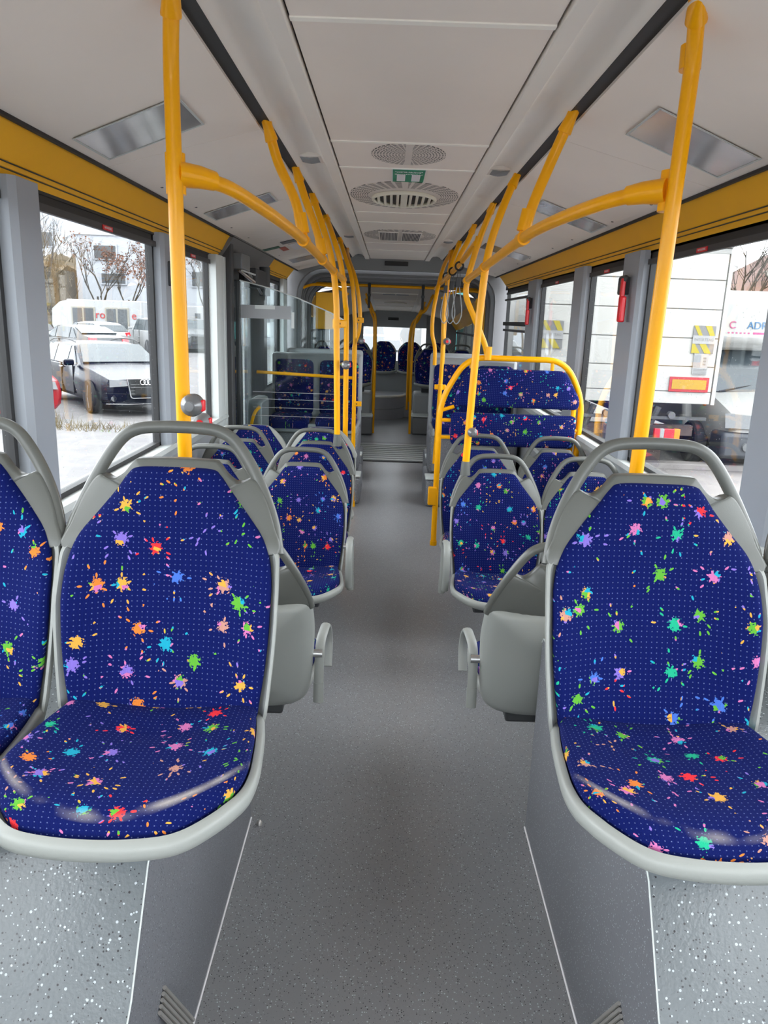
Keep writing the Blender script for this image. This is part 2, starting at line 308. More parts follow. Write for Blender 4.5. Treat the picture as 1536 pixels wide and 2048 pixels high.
# ceiling backing and pieces
ce = struct('ceiling', MB().box(-1.3, 1.3, Y0, Y1, 2.40, 2.46), M['dark'], smooth=False)
ys = [Y0, .6, 1.94, 3.15, 3.655, 5.09, 5.585, 7.05, 7.745, Y1]
for a, b in zip(ys[:-1], ys[1:]):
    MB().box(-.305, .305, a+.011, b-.011, 2.312, 2.332).build('ceiling_panel', M['ceil'], ce, bevel=.003)
    MB().box(-.305, .305, b-.0115, b+.0115, 2.309, 2.33).build('joint_strip', M['joint'], ce)
for s in (-1, 1):
    MB().box(*sorted((s*.312, s*.362)), Y0, Y1, 2.303, 2.33).build('ceiling_rail', M['rail'], ce, bevel=.004)
    prof = [(.362, 2.318), (.375, 2.335), (.40, 2.352), (.44, 2.357), (.475, 2.345), (.485, 2.330), (.497, 2.324), (.503, 2.319), (.506, 2.319), (.506, 2.375), (.362, 2.375)]
    MB().prism(prof, lambda u, q, w_: (s*u, w_, q), Y0, Y1).build('cove_panel', M['rail'], ce)
    MB().box(*sorted((s*.504, s*.552)), Y0, Y1, 2.318, 2.34).build('black_slot', M['black'], ce)
    A, B = (.546, 2.306), (1.115, 2.160)
    sy = [Y0, 0.05, 1.5, 2.98, 4.45, 5.9, 7.4, Y1]
    for a, b in zip(sy[:-1], sy[1:]):
        MB().prism([A, B, (B[0]+.004, B[1]+.02), (A[0]+.004, A[1]+.02)], lambda u, q, w_: (s*u, w_, q), a+.0015, b-.0015).build('side_ceiling_panel', M['ceil'], ce)
        for k in (.35, .75):
            y = a+(b-a)*k; MB().lathe([(.001, 2.172), (.009, 2.172), (.009, 2.19), (.001, 2.19)], (s*1.065, y, 0), n=10).build('screw_cap', M['dark'], ce)
    MB().box(*sorted((s*1.112, s*1.126)), Y0, Y1, 2.150, 2.20).build('black_seam', M['black'], ce)
# walls below windows, sills, roof side
def sidewall(s, name, holes, y0, y1):
    o = struct('wall_'+name, MB().box(*sorted((s*1.21, s*1.26)), y0, y1, 0, .94), M['wall'], smooth=False)
    MB().prism([(1.165, .955), (1.175, .975), (1.26, .975), (1.26, .93), (1.20, .90)], lambda u, q, w_: (s*u, w_, q), y0, y1).build('window_sill', M['light'], o)
    MB().box(*sorted((s*1.195, s*1.21)), y0, y1, .62, .655).build('heater_rail', M['light'], o, bevel=.004)
    MB().box(*sorted((s*1.225, s*1.26)), y0, y1, 2.015, 2.3).build('upper_frame', M['black'], o)
    return o
wl = sidewall(-1, 'left', 0, Y0, 5.28); wr = sidewall(1, 'right', 0, Y0, 8.75)
def ypan(s, y0, y1, parent, cut0=0, cut1=0):
    # profile; ends of the panel raked at the door
    P = [(1.128, 2.172), (1.158, 2.128), (1.193, 2.066), (1.196, 2.064), (1.200, 2.066), (1.205, 2.050), (1.210, 2.048), (1.212, 2.052), (1.22, 2.034), (1.234, 2.012), (1.245, 2.006), (1.25, 2.10), (1.20, 2.2)]
    def k(q, c): return c*(2.172-q)/.17
    n = len(P); v = [(s*u, y0+k(q, cut0), q) for u, q in P]+[(s*u, y1-k(q, cut1), q) for u, q in P]
    b = MB().add(v, [tuple(range(n)), tuple(range(2*n-1, n-1, -1))]+[(i, i+n, (i+1) % n+n, (i+1) % n) for i in range(n)])
    o = b.build('yellow_cornice', M['ypanel'], parent, ang=15)
    for u, q in ((1.1945, 2.0645), (1.2100, 2.0495)):
        MB().box(*sorted((s*(u-.003), s*(u+.003))), y0+k(q, cut0), y1-k(q, cut1), q-.0035, q-.001).build('groove_line', M['dark'], o)
    return o
ypan(-1, Y0, 5.62, wl, 0, .42); ypan(-1, 6.75, 8.72, wl, .35, .2); ypan(1, Y0, 8.72, wr, 0, .2)
def window(n, s, y0, y1, z0=.975, vent=False, extra=0):
    o = bpy.data.objects.new('window_%d' % n, None); C.objects.link(o); o.location = (s*1.245, (y0+y1)/2, z0); o['kind'] = 'structure'
    L = lambda b, nm, m, **k: b.build(nm, m, o, **k)
    h = (y1-y0)/2; zt = 2.035-z0
    b = MB(); t = .022
    b.box(-.02, .015, -h, h, 0, .02); b.box(-.02, .015, -h, h, zt-.05, zt); b.box(-.02, .015, -h, -h+t, 0, zt); b.box(-.02, .015, h-t, h, 0, zt)
    L(b, 'window_frame', M['black'])
    L(MB().box(-.002, .002, -h+.01, h-.01, .01, zt-.02), 'pane', M['glass'], smooth=False)
    # blind cassette along the top
    L(MB().box(*sorted((-s*.03, -s*.012)), -h, h, zt-.075, zt-.05), 'blind_rail', M['dark'])
    if vent:
        L(MB().box(*sorted((-s*.05, -s*.01)), -h, h, .66, .70), 'vent_bar', M['black'], bevel=.006)
        L(MB().box(*sorted((-s*.045, -s*.01)), -h, h, .60, .625), 'vent_lower_bar', M['dark'], bevel=.004)
        L(MB().box(*sorted((-s*.045, -s*.01)), -h, h, .92, .94), 'vent_upper_bar', M['dark'], bevel=.004)
    if extra:
        L(MB().box(*sorted((-s*.0335, -s*.031)), -.06, .05, zt-.072, zt-.054), 'warning_strip', M['red'])
        text_mesh('warning_print', 'NOTAUSSTIEG', .012, M['paper'], basis((-s*.0345, -.005, zt-.063), (0, -s, 0), (0, 0, 1)), o, .0003)
    return o
def pillar(s, y0, y1, parent, m='pillar'):
    P = [(0, 0), (.055, .012), (.072, .035), (.072, (y1-y0)-.035), (.055, (y1-y0)-.012), (0, y1-y0)]
    MB().prism(P, lambda u, q, w_: (s*(1.255-u), y0+q, w_), .94, 2.03).build('window_pillar', M[m], parent, ang=25)
k = 1
for s, segs in ((-1, [(-2.1, -.55), (-.40, .95), (1.1, 2.37), (2.585, 3.885), (4.15, 5.04)]), (1, [(-2.1, -.55), (-.40, .95), (1.1, 2.32), (2.59, 3.92), (4.25, 5.05), (5.37, 6.66), (7.12, 8.6)])):
    for a, b in segs:
        window(k, s, a, b, vent=(s == 1 and a > 7), extra=(1.5 < a < 6)); k += 1
    for (a, b), (c, d) in zip(segs[:-1], segs[1:]): pillar(s, b, c, wl if s < 0 else wr)
# post beside the middle door (pale, ribbed)
b = MB(); b.prism([(0, 0), (.075, 0), (.085, .03), (.075, .06), (.085, .09), (.085, .16), (.06, .2), (.08, .22), (.08, .27), (0, .27)], lambda u, q, w_: (-(1.255-u), 5.03+q, w_), 0, 2.02)
b.build('door_post', M['light'], wl, ang=25)
struct('trim_2', MB().box(-1.26, -1.14, 5.31, 5.40, 0, 2.12), M['dark'], bevel=.01)
# front bulkhead behind the camera with the windscreen opening
b = MB(); b.box(-1.27, 1.27, Y0-.06, Y0, -.05, .85); b.box(-1.27, 1.27, Y0-.06, Y0, 2.2, 2.45); b.box(-1.27, -1.17, Y0-.06, Y0, .85, 2.2); b.box(1.17, 1.27, Y0-.06, Y0, .85, 2.2)
struct('wall_front', b, M['dark'], smooth=False)
struct('window_20', MB().box(-1.17, 1.17, Y0-.035, Y0-.03, .85, 2.2), M['glass'], smooth=False)
# ---------------------------------------------------------------- middle door (left), with mechanism
dr = bpy.data.objects.new('door_1', None); C.objects.link(dr); dr.location = (-1.22, 6.1, 0); dr['kind'] = 'structure'
for y0, y1 in ((5.42, 5.93), (5.94, 6.42)):
    b = MB(); a0, a1 = y0-6.1, y1-6.1
    b.box(-.02, .02, a0, a0+.05, .02, 2.0); b.box(-.02, .02, a1-.05, a1, .02, 2.0); b.box(-.02, .02, a0, a1, .02, .14); b.box(-.02, .02, a0, a1, 1.9, 2.0)
    lf = b.build('door_leaf', M['dark'], dr, bevel=.006)
    MB().box(-.004, .004, a0+.04, a1-.04, .12, 1.92).build('door_pane', M['glass'] if y0 > 5.9 else M['smoke'], lf, smooth=False)
b = MB(); b.prism([(1.10, 2.172), (1.25, 2.172), (1.25, 2.0), (1.22, 2.0)], lambda u, q, w_: (-u, w_, q), 5.28, 7.1); b.build('door_header', M['mid'], dr).matrix_parent_inverse = Matrix.Translation((1.22, -6.1, 0))
me_ = thing('door_mechanism', 'dark door opening mechanism with arms above the middle door', 'mechanism', (-1.14, 6.1, 1.98))
MB().box(-.06, .04, -.62, -.30, -.02, .09).build('motor_box', M['mid'], me_, bevel=.008)
MB().box(-.05, .05, -.1, .38, -.12, .02).build('drive_box', M['dark'], me_, bevel=.008)
MB().lathe([(.001, -.17), (.045, -.17), (.045, .06), (.001, .06)], (.03, .42, 0), n=16).build('drive_cylinder', M['dark'], me_)
MB().tube([(.0, -.55, -.02), (.06, -.25, -.09)], .012).build('swing_arm', M['metal'], me_)
MB().tube([(.0, -.3, .02), (.04, .2, -.16)], .010).build('swing_arm', M['metal'], me_)
MB().tube([(.04, -.62, -.03), (.04, .05, -.03)], .007).build('cable', M['light'], me_)
# wall behind door: dark lining round the bench area
b = MB(); b.box(-1.27, -1.22, 6.43, 7.32, 0, 2.03); b.box(-1.27, -1.22, 7.32, 8.75, 0, .98); b.box(-1.27, -1.22, 8.10, 8.75, 0, 2.03); b.box(-1.27, -1.22, 6.43, 8.75, 2.0, 2.3)
struct('wall_back_left', b, M['dark'], smooth=False)
window(k, -1, 7.32, 8.10); k += 1
MB().box(-1.22, -1.17, 8.12, 8.34, .95, 2.03).build('window_pillar', M['light'], wl, bevel=.01)
# ---------------------------------------------------------------- portal arch into the bellows
def arch_loop(hw, zt, z0, r, y, n=6):
    L = [(hw, y, z0)]
    for i in range(n+1): a = PI/2*i/n; L.append((hw-r+r*math.cos(a), y, zt-r+r*math.sin(a)))
    for i in range(n+1): a = PI/2+PI/2*i/n; L.append((-hw+r+r*math.cos(a), y, zt-r+r*math.sin(a)))
    L.append((-hw, y, z0)); return L
def arch(outer, inner, y0, y1, name, m, parent=None):
    a, b_ = arch_loop(*outer, y0), arch_loop(*inner, y0); c, d = arch_loop(*outer, y1), arch_loop(*inner, y1); n = len(a)
    v = a+b_+c+d; f = []
    for i in range(n-1): f += [(i, i+1, n+i+1, n+i), (2*n+i, 3*n+i, 3*n+i+1, 2*n+i+1), (n+i, n+i+1, 3*n+i+1, 3*n+i), (i, 2*n+i, 2*n+i+1, i+1)]
    return MB().add(v, f).build(name, m, parent)
o = arch((1.27, 2.42, 0, .05), (1.13, 2.19, 0, .30), 8.86, 8.98, 'wall_rear', M['mid']); o['kind'] = 'structure'
d_ = MB().box(-.138, .124, 8.845, 8.862, 2.243, 2.289).build('destination_display', M['black'], bevel=.004); tag(d_, 'small black display panel on the grey arch over the aisle', 'display')
be = thing('bellows', 'grey folding bellows joining the two bus halves', 'bellows', (0, 9.6, 0))
for i in range(8):
    y = -.60+i*.165
    arch((1.20, 2.205-.012*i, 0, .30), (1.10, 2.155-.014*i, 0, .28), y, y+.06, 'bellows_rib', M['wall'] if i % 2 == 0 else M['mid'], be)
    arch((1.20, 2.21-.012*i, 0, .30), (1.165, 2.19-.012*i, 0, .3), y+.06, y+.165, 'bellows_fold', M['bell'], be)
tt = struct('floor_2', MB().box(-1.2, 1.2, 8.93, 10.35, -.04, -.002), M['rearv'], smooth=False)
for i in range(9): MB().box(-.6, .6, 8.98+i*.14, 9.05+i*.14, -.001, .007).build('tread_rib', M['light'], tt)
# cross bar with straps
cb_ = thing('crossbar', 'yellow overhead crossbar spanning the bellows arch', 'grab bar', (0, 9.6, 2.055))
MB().tube([(-1.1, 0, 0), (1.1, 0, -.01)], .018).build('bar', M['yellow'], cb_)
for x, L_ in ((-.325, 'left'), (.335, 'right')):
    st = thing('hanging_strap', 'black hanging strap on the %s of the rear crossbar' % L_, 'strap', (x, 9.6, 2.055), group='straps on the rear crossbar')
    MB().tube([(0, -.02, .022), (0, .02, .022), (0, .024, -.02), (0, -.024, -.02), (0, -.022, .02)], .008, r2=.022, n=6).build('clamp', M['black'], st)
    MB().box(-.016, .016, -.004, .004, -.27, -.02).build('webbing', M['black'], st); MB().box(-.022, .022, -.008, .008, -.13, -.10).build('buckle', M['dark'], st)
# bellows side boards and rails
for s, y, x0, x1 in ((-1, 9.15, .68, .94), (1, 9.5, .98, 1.13)):
    o = MB().box(*sorted((s*x0, s*x1)), y, y+.03, 1.52, 1.94).build('yellow_board', M['ypanel'], bevel=.006); tag(o, 'yellow rectangular board at the %s side of the bellows' % ('left' if s < 0 else 'right'), 'panel')
    o = MB().tube(cr([(s*1.08, y-.08, 1.98), (s*.95, y-.08, 2.02), (s*.7, y-.08, 2.0), (s*.55, y-.08, 1.92)], 6), .016).build('curved_rail', M['yellow']); tag(o, 'curved yellow rail by the %s bellows wall' % ('left' if s < 0 else 'right'), 'grab bar')
# ================================================================ REAR CAR (beyond the bellows)
RY0, RY1 = 10.35, 14.6
def rz(y): return -.062*(y-RY0)
b = MB(); b.add([(-1.2, RY0, 0), (1.2, RY0, 0), (1.2, RY1, 0), (-1.2, RY1, 0), (-1.2, RY0, -.05), (1.2, RY0, -.05), (1.2, RY1, -.05), (-1.2, RY1, -.05)], [(0, 1, 2, 3), (4, 7, 6, 5), (0, 4, 5, 1), (1, 5, 6, 2), (2, 6, 7, 3), (3, 7, 4, 0)])
struct('floor_3', b, M['rearv'], smooth=False)
def rslab(pts, name, m, parent=None, th=.03):
    b = MB(); n = len(pts); v = [(x, RY0, z) for x, z in pts]+[(x, RY1, z+rz(RY1)*1.0) for x, z in pts]
    v += [(x, RY0, z+th) for x, z in pts]+[(x, RY1, z+rz(RY1)+th) for x, z in pts]
    f = []
    for i in range(n-1): f += [(i, i+1, n+i+1, n+i), (2*n+i, 3*n+i, 3*n+i+1, 2*n+i+1)]
    f += [(0, n, 3*n, 2*n), (n-1, 3*n-1, 4*n-1, 2*n-1)]
    return b.add(v, f).build(name, m, parent, ang=10)
rc = rslab([(-1.2, 1.90), (-1.1, 1.93), (-.52, 2.05), (-.36, 2.08), (.36, 2.08), (.52, 2.05), (1.1, 1.93), (1.2, 1.90)], 'ceiling_2', M['ceil']); rc['kind'] = 'structure'
for x in (-.36, .36): rslab([(x-.03, 2.068), (x+.03, 2.068)], 'ceiling_rail', M['rail'], rc, .01)
for i, y in enumerate((11.2, 12.3, 13.4)): MB().box(-.33, .33, y-.012, y+.012, 2.07+rz(y)-.003, 2.085+rz(y)).build('joint_strip', M['joint'], rc)
MB().box(-.18, .0, 11.35, 12.1, 2.008, 2.02).build('air_grille', M['wall'], rc); MB().box(.02, .2, 11.35, 12.1, 2.008, 2.02).build('air_grille', M['wall'], rc)
MB().lathe([(.17, 1.925), (.19, 1.92), (.19, 1.95), (.001, 1.95)], (.02, 12.85, 0)).build('round_vent', M['beige'], rc)
for s, nm in ((-1, 'rear_left'), (1, 'rear_right')):
    b = MB(); b.box(*sorted((s*1.2, s*1.24)), RY0, RY1, -.05, .95); b.box(*sorted((s*1.2, s*1.24)), RY0, RY1, 1.72, 2.1)
    for y in (RY0, 11.7, 12.95, 14.3): b.box(*sorted((s*1.2, s*1.24)), y, y+.2, .95, 1.72)
    o = struct('wall_'+nm, b, M['wall'], smooth=False)
    b = MB(); v = [(s*1.06, RY0, 1.93), (s*1.195, RY0, 1.72), (s*1.195, RY1, 1.50), (s*1.06, RY1, 1.67), (s*1.2, RY0, 1.95), (s*1.2, RY1, 1.7)]
    b.add(v, [(0, 1, 2, 3), (0, 4, 1), (3, 2, 5), (0, 3, 5, 4), (1, 4, 5, 2)]).build('yellow_cornice', M['ypanel'], o)
    MB().box(*sorted((s*1.212, s*1.216)), RY0, RY1, .95, 1.72).build('pane', M['tint'], o, smooth=False)  # tint added to these panes to keep daylight in the rear car low
    MB().box(*sorted((s*1.19, s*1.215)), RY0, RY1, 1.45, 1.48).build('vent_bar', M['black'], o)
b = MB(); b.box(-1.2, -.56, RY1, RY1+.05, -.05, 1.95); b.box(.63, 1.2, RY1, RY1+.05, -.05, 1.95); b.box(-.56, .63, RY1, RY1+.05, -.05, .9); b.box(-.56, .63, RY1, RY1+.05, 1.52, 1.95)
rw = struct('wall_rear_end', b, M['mid'], smooth=False)
MB().box(-.56, .63, RY1-.03, RY1-.0, 1.52, 1.82).build('rear_header', M['wall'], rw, bevel=.004); MB().box(-.10, .10, RY1-.04, RY1-.029, 1.65, 1.70).build('speaker_slot', M['black'], rw)
struct('window_30', MB().box(-.56, .63, RY1+.02, RY1+.025, .9, 1.52), M['glass'], smooth=False)
# rear platform with curved riser
P = [(-1.2, 12.75)]+[(x, y) for x, y in ((-.30, 12.75), (-.15, 12.77), (.0, 12.83), (.12, 12.95), (.2, 13.1), (.24, 13.3))]+[(1.2, 13.3), (1.2, RY1), (-1.2, RY1)]
b = MB().prism(P, lambda u, q, w_: (u, q, w_), 0, .38); pf = struct('floor_4', b, M['gwhite'])
MB().tube([(x, y-.005, .39) for x, y in P[1:7]], .022, n=8).build('step_edge', M['joint'], pf)
MB().tube([(x, y-.006, .18) for x, y in P[1:7]], .006, n=6).build('seam_line', M['wall'], pf)
struct('wall_rear_bench', MB().box(-1.2, 1.2, 13.95, 14.0, .38, .72), M['wall'])
# ================================================================ SEATS
ZC = .40
def backy(s): return .015+.20*s+.02*math.sin(min(max(s, 0), .5)*4)
def bpt(x, s, n): # n<0 towards the sitter
    k = max(0, 1-max(0, s-.25)/.25); return (x, backy(s)-.05*k*(abs(x)/.22)**3+n, ZC+s)
def outline(pts, n=5): # right half (x>=0) bottom->top, mirrored
    full = [(x, s) for x, s in pts]+[(-x, s) for x, s in reversed(pts) if x > 0]
    return [(p.x, p.y) for p in cr([(x, s, 0) for x, s in full], n, True)]
def scaled(ol, k, c): return [(c[0]+(x-c[0])*k, c[1]+(s-c[1])*k) for x, s in ol]
def dome(ol, c, steps, fn, uv=False):
    loops = []; uvs = []
    for k, n in steps:
        q = scaled(ol, k, c); loops.append([fn(x, s, n) for x, s in q]); uvs += q
    return MB().rings(loops, uvs=uvs if uv else None)
SHELL = [(0, -.05), (.12, -.05), (.185, -.04), (.215, .0), (.228, .10), (.236, .22), (.235, .31), (.230, .352), (.205, .368), (.12, .370), (0, .370)]
SHOULD = [(0, .34), (.12, .34), (.231, .350), (.221, .398), (.202, .448), (.180, .488), (.164, .500), (.150, .494), (.132, .492), (.112, .506), (.092, .530), (.075, .536), (0, .538)]
PAD = [(0, -.02), (.12, -.02), (.188, -.01), (.205, .06), (.217, .16), (.221, .27), (.215, .33), (.198, .378), (.162, .424), (.125, .470), (.100, .505), (.078, .519), (0, .521)]
CUSH = [(0, -.02), (.13, -.02), (.188, .0), (.207, .08), (.218, .18), (.221, .265), (.208, .32), (.165, .375), (.125, .405), (.07, .416), (0, .420)]
PAN = [(0, -.03), (.13, -.03), (.20, -.015), (.223, .06), (.238, .18), (.243, .27), (.230, .335), (.185, .395), (.14, .430), (.08, .442), (0, .446)]
def cz(x, d): # cushion surface
    z = .004+.038*(abs(x)/.22)**2.2*(1-.5*d/.42)+.035*(max(d, 0)/.42)**1.5
    z -= .010*math.exp(-((d-.11)/.03)**2)*(1-min(1, abs(x)/.13)**2); z -= .9*max(0, d-.34)**2*6
    return ZC+z
def cpt(x, d, n): return (x, -d, cz(x, d)+n)
def seat_parts(t, handle=True, back=False, wear=False, arm=0):
    o = dome(outline(SHELL), (0, .17), [(.05, .014), (.5, .014), (.93, .012), (.975, -.004), (1, .0), (1.0, .016), (.97, .034), (.85, .05), (.5, .062), (.2, .064)], bpt).build('back_shell', M['shell'], t, ang=60)
    b = MB(); S = [(x, s) for x, s in SHOULD]
    if not handle: S = [(0, .34), (.12, .34), (.236, .345), (.226, .39), (.205, .43), (.175, .468), (.135, .505), (.10, .528), (.07, .535), (0, .537)]
    half = S; full = half+[(-x, s) for x, s in reversed(half) if x > 0]; full = [(p.x, p.y) for p in cr([(x, s, 0) for x, s in full], 3, True)]
    b = dome(full, (0, .41), [(.5, .002), (.975, -.003), (1, .002), (1, .024), (.96, .032), (.5, .040)], bpt)
    sh = b.build('shoulder_frame', M['shell'] if not handle else M['handle'], t, ang=60)
    if handle:
        path = [(.229, .345), (.217, .40), (.196, .455), (.170, .508), (.140, .556), (.114, .584), (.082, .598), (.04, .602), (0, .603)]
        path = path+[(-x, s) for x, s in reversed(path) if x > 0]; pts = [bpt(x, s, .018) for x, s in path]; pts = cr(pts, 4)
        n = len(pts); rr = [.017-.004*min(1, abs(i-n/2)/(n/2)) for i in range(n)]
        MB().tube(pts, rr, r2=[.0135]*n, n=12, up=(0, 1, 0)).build('grab_handle', M['handle'], t)
    Pd = PAD if handle else [(x, s*1.03 if s > .3 else s) for x, s in PAD]
    dome(outline(Pd), (0, .2), [(1, .004), (1.0, -.010), (.975, -.020), (.93, -.026), (.8, -.030), (.6, -.029), (.4, -.028), (.2, -.028), (.05, -.028)], bpt, True).build('backrest_pad', M['fabric'], t, ang=80)
    dome(outline(PAN), (0, .2), [(.05, -.03), (.5, -.03), (.9, -.02), (.93, -.002), (.975, -.004), (.995, -.012), (1, -.022), (.985, -.034), (.94, -.042), (.8, -.055), (.4, -.07), (.1, -.07)], lambda x, d, n: (x, -d, cz(x*.9, min(d, .36))+n-.006), False).build('seat_pan', M['shell'], t, ang=60)
    def cu(x, d, n): return (x, -d, cz(x, d)+n)
    fm = M['fabricw'] if wear else M['fabric']
    b = MB(); ol = outline(CUSH); loops = []; uvs = []
    for k, n in [(1, -.02), (1.0, .0), (.98, .010), (.95, .015), (.85, .02), (.7, .02), (.55, .02), (.4, .02), (.2, .02), (.05, .02)]:
        q = scaled(ol, k, (0, .2)); loops.append([cu(x, d, n) for x, d in q]); uvs += [(x*(1+(.02-n)*4), -(d+(.02-n)*.9*(d/.42)+max(0, d-.34)**2*4)) for x, d in q]
    b.rings(loops, uvs=uvs).build('seat_cushion', fm, t, ang=80)
    MB().box(-.12, .12, -.2, -.04, ZC-.12, ZC-.05).build('mounting_bracket', M['dark'], t, bevel=.01)
    if arm: # folded loop armrest on the aisle side
        pts = fillet([(arm*.250, .0, .365), (arm*.250, -.005, .48), (arm*.252, -.02, .575), (arm*.262, -.17, .585), (arm*.268, -.20, .50), (arm*.268, -.15, .42)], .07) if back else fillet([(arm*.262, .02, .32), (arm*.262, .0, .45), (arm*.262, -.02, .60), (arm*.262, -.17, .62), (arm*.262, -.20, .50), (arm*.262, -.16, .38)], .07)
        a = MB().tube(pts, .010, r2=.017, n=10, up=(0, -1, 0)).build('armrest', M['shell'], t)
        MB().tube([(arm*.225, -.0, .54), (arm*.262, -.0, .54)], .014, n=10).build('armrest_pivot', M['metal'], a)
        MB().tube([(arm*.250, .001, .358), (arm*.250, -.003, .43)] if back else [(arm*.262, .023, .30), (arm*.262, .013, .38)], .012, r2=.0185, n=10, up=(0, -1, 0)).build('armrest_end', M['shell'], a)
    return t
protos = {}
def seat(kind, x, y, zb, rot, label, group):
    key = kind
    if key not in protos:
        t = thing('bus_seat', label, 'seat', (x, y, zb), rot, group)
        seat_parts(t, handle='h' in kind, wear='w' in kind, back='b' in kind, arm=1 if 'R' in kind else (-1 if 'L' in kind else 0)); protos[key] = t
        return t
    t = dup(protos[key], (x, y, zb), rot, label); t['group'] = group; return t
G1 = 'splash fabric seats on the wheel boxes'; G2 = 'splash fabric seats in the low floor bays'
seat('hw', -.505, 1.46, .405, 0, 'large blue splash seat in the left foreground, aisle side, beside the yellow pole', G1)
seat('hw', -.975, 1.46, .405, 0, 'blue splash seat cut off by the left edge of the view, against the window', G1)
seat("hw", .537, 1.46, .405, 0, 'large blue splash seat in the right foreground, aisle side', G1)
seat('hw', 1.015, 1.46, .405, 0, 'blue splash seat barely seen at the right edge beside the window', G1)
seat('hLb', -.505, 2.36, .0, PI, 'backward facing seat with looped armrest behind the left foreground seat', G2)
seat('h', -.97, 2.36, .0, PI, 'backward facing window seat hidden behind the left foreground seats', G2)
seat('hRb', .525, 2.36, .0, PI, 'backward facing seat with looped armrest behind the right foreground seat', G2)
seat('h', .99, 2.36, .0, PI, 'backward facing window seat hidden behind the right foreground seats', G2)
seat('hR', -.475, 3.66, -.015, 0, 'left aisle seat with armrest in the second row, facing the camera', G2)
seat('h', -.95, 3.66, -.015, 0, 'left window seat in the second row behind the foreground handle', G2)
seat('hL', .525, 3.66, -.015, 0, 'right aisle seat with armrest in the second row, facing the camera', G2)
seat('h', .99, 3.66, -.015, 0, 'right window seat in the second row, partly behind the large foreground seat', G2)
seat('h', -.475, 4.40, -.02, 0, 'left aisle seat in the third row, with a yellow pole on its handle', G2)
seat('h', -.95, 4.40, -.02, 0, 'left window seat in the third row from the camera', G2)
seat('h', .52, 4.40, -.02, 0, 'right aisle seat in the third row in front of the padded leaning frame', G2)
seat('h', .99, 4.40, -.02, 0, 'right window seat in the third row in front of the padded leaning frame', G2)
seat('f', -.49, 5.02, -.02, 0, 'handleless left aisle seat in the last row before the glass partition', G2)
seat('f', -.96, 5.02, -.02, 0, 'handleless left window seat in the last row before the glass partition', G2)
# ---------------------------------------------------------------- wheel boxes under the front seats
for s, nm in ((-1, 'left'), (1, 'right')):
    t = thing('wheel_box', 'grey speckled vinyl wheel box under the %s foreground seats' % nm, 'wheel box', (s*.84, 1.6, 0))
    x0, x1 = .465-.84, 1.19-.84
    prof = [(-1.3, 0), (-1.3, .22), (-.72, .30), (-.60, .42), (-.54, .475), (-.42, .66), (-.37, .70), (.58, .70), (.60, .68), (.60, 0)]
    v = []; n = len(prof)
    for xx in (x0, x1): v += [(s*xx, y, z) for y, z in prof]
    MB().add(v, [tuple(range(n)), tuple(range(2*n-1, n-1, -1))]).build('side_face', M['boxs'], t, smooth=False)
    b = MB(); b.add(v, [(i, i+n, (i+1) % n+n, (i+1) % n) for i in range(n-1)]); b.build('top_face', M['boxv'], t, ang=20)
    MB().tube([(s*(x0-.001), y, z) for y, z in prof[1:9]], .0018, n=6).build('weld_seam', M['light'], t)
    MB().tube([(s*(x0-.002), -1.3, .004), (s*(x0-.002), .6, .004)], .003, n=6).build('floor_seam', M['paper'], t)
    # ribbed step nosing on the side face
    b = MB(); 
    a = Vector((s*(x0-.004), -.405, .300)); e = Vector((s*(x0-.03), -.30, .10)); 
    st = thing('step_strip', 'short ribbed metal strip on the %s wheel box near the camera' % nm, 'metal strip', (s*.45, 1.22, .2))
    o_ = Vector((s*.84, 1.6, 0))-Vector((s*.45, 1.22, .2))
    for i in range(5):
        q = Vector((0, .009*i, .006*i)); MB().tube([a+q+o_, e+q+o_], .0045, n=6).build('rib', M['alum'], st)
    for x in (.6, 1.0):
        for yy in (-.22, -.06): MB().box(*sorted((s*(x-.84-.05), s*(x-.84+.05))), yy-.02, yy+.02, .69, .77).build('seat_foot', M['dark'], t, bevel=.006)
# little screw on the floor
tag(MB().lathe([(.001, 0), (.009, 0), (.009, .008), (.004, .016), (.001, .017)], (-.43, 2.17, 0), n=10).build('loose_screw', M['alum']), 'tiny brass screw on the floor by the left wheel box corner', 'screw')
# ================================================================ POLES
R_ = .0178
def pole(name, label, pts, r=R_, cap=True, clamps=(), fil=.25, foot=False, smooth=None, cat='grab pole'):
    o0 = Vector(pts[-1]); t = thing(name, label, cat, o0, group='yellow grab poles and rails')
    P = [Vector(p)-o0 for p in pts]; q = fillet(P, fil) if smooth is None else cr(P, smooth)
    MB().tube(q, r, n=14, up=(0, 1, 0)).build('tube', M['yellow'], t)
    if cap:
        d = (q[1]-q[0]).normalized(); a = q[0]
        MB().tube([a+d*0, a+d*.03, a+d*.07, a+d*.075], [.012, .018, .0235, .0225], r2=[.034, .030, .0235, .0225], n=14, up=(1, 0, 0)).build('ceiling_cap', M['yellow'], t)
    for c, dd, ln in clamps:
        c = Vector(c)-o0; dd = Vector(dd).normalized(); MB().tube([c-dd*ln*.5, c+dd*ln*.5], .0235, n=14).build('clamp', M['yellow'], t)
    if foot: MB().tube([q[-1], q[-1]+Vector((0, 0, .05))], .026, n=12).build('foot', M['yellow'], t)
    return t
def pod(t, p): # grey socket where a pole meets a seat
    MB().tube([Vector(p)-t.location, Vector(p)-t.location+Vector((0, 0, -.07))], [.021, .026], n=12).build('socket', M['handle'], t)
zt = 2.335
p = pole('grab_pole', 'nearest left yellow pole, rising behind the large left foreground seat', [(-.535, 1.80, zt), (-.562, 1.87, 2.2), (-.567, 1.90, 1.3), (-.56, 1.90, .75)], clamps=[((-.567, 1.9, 1.965), (0, 0, 1), .09)])
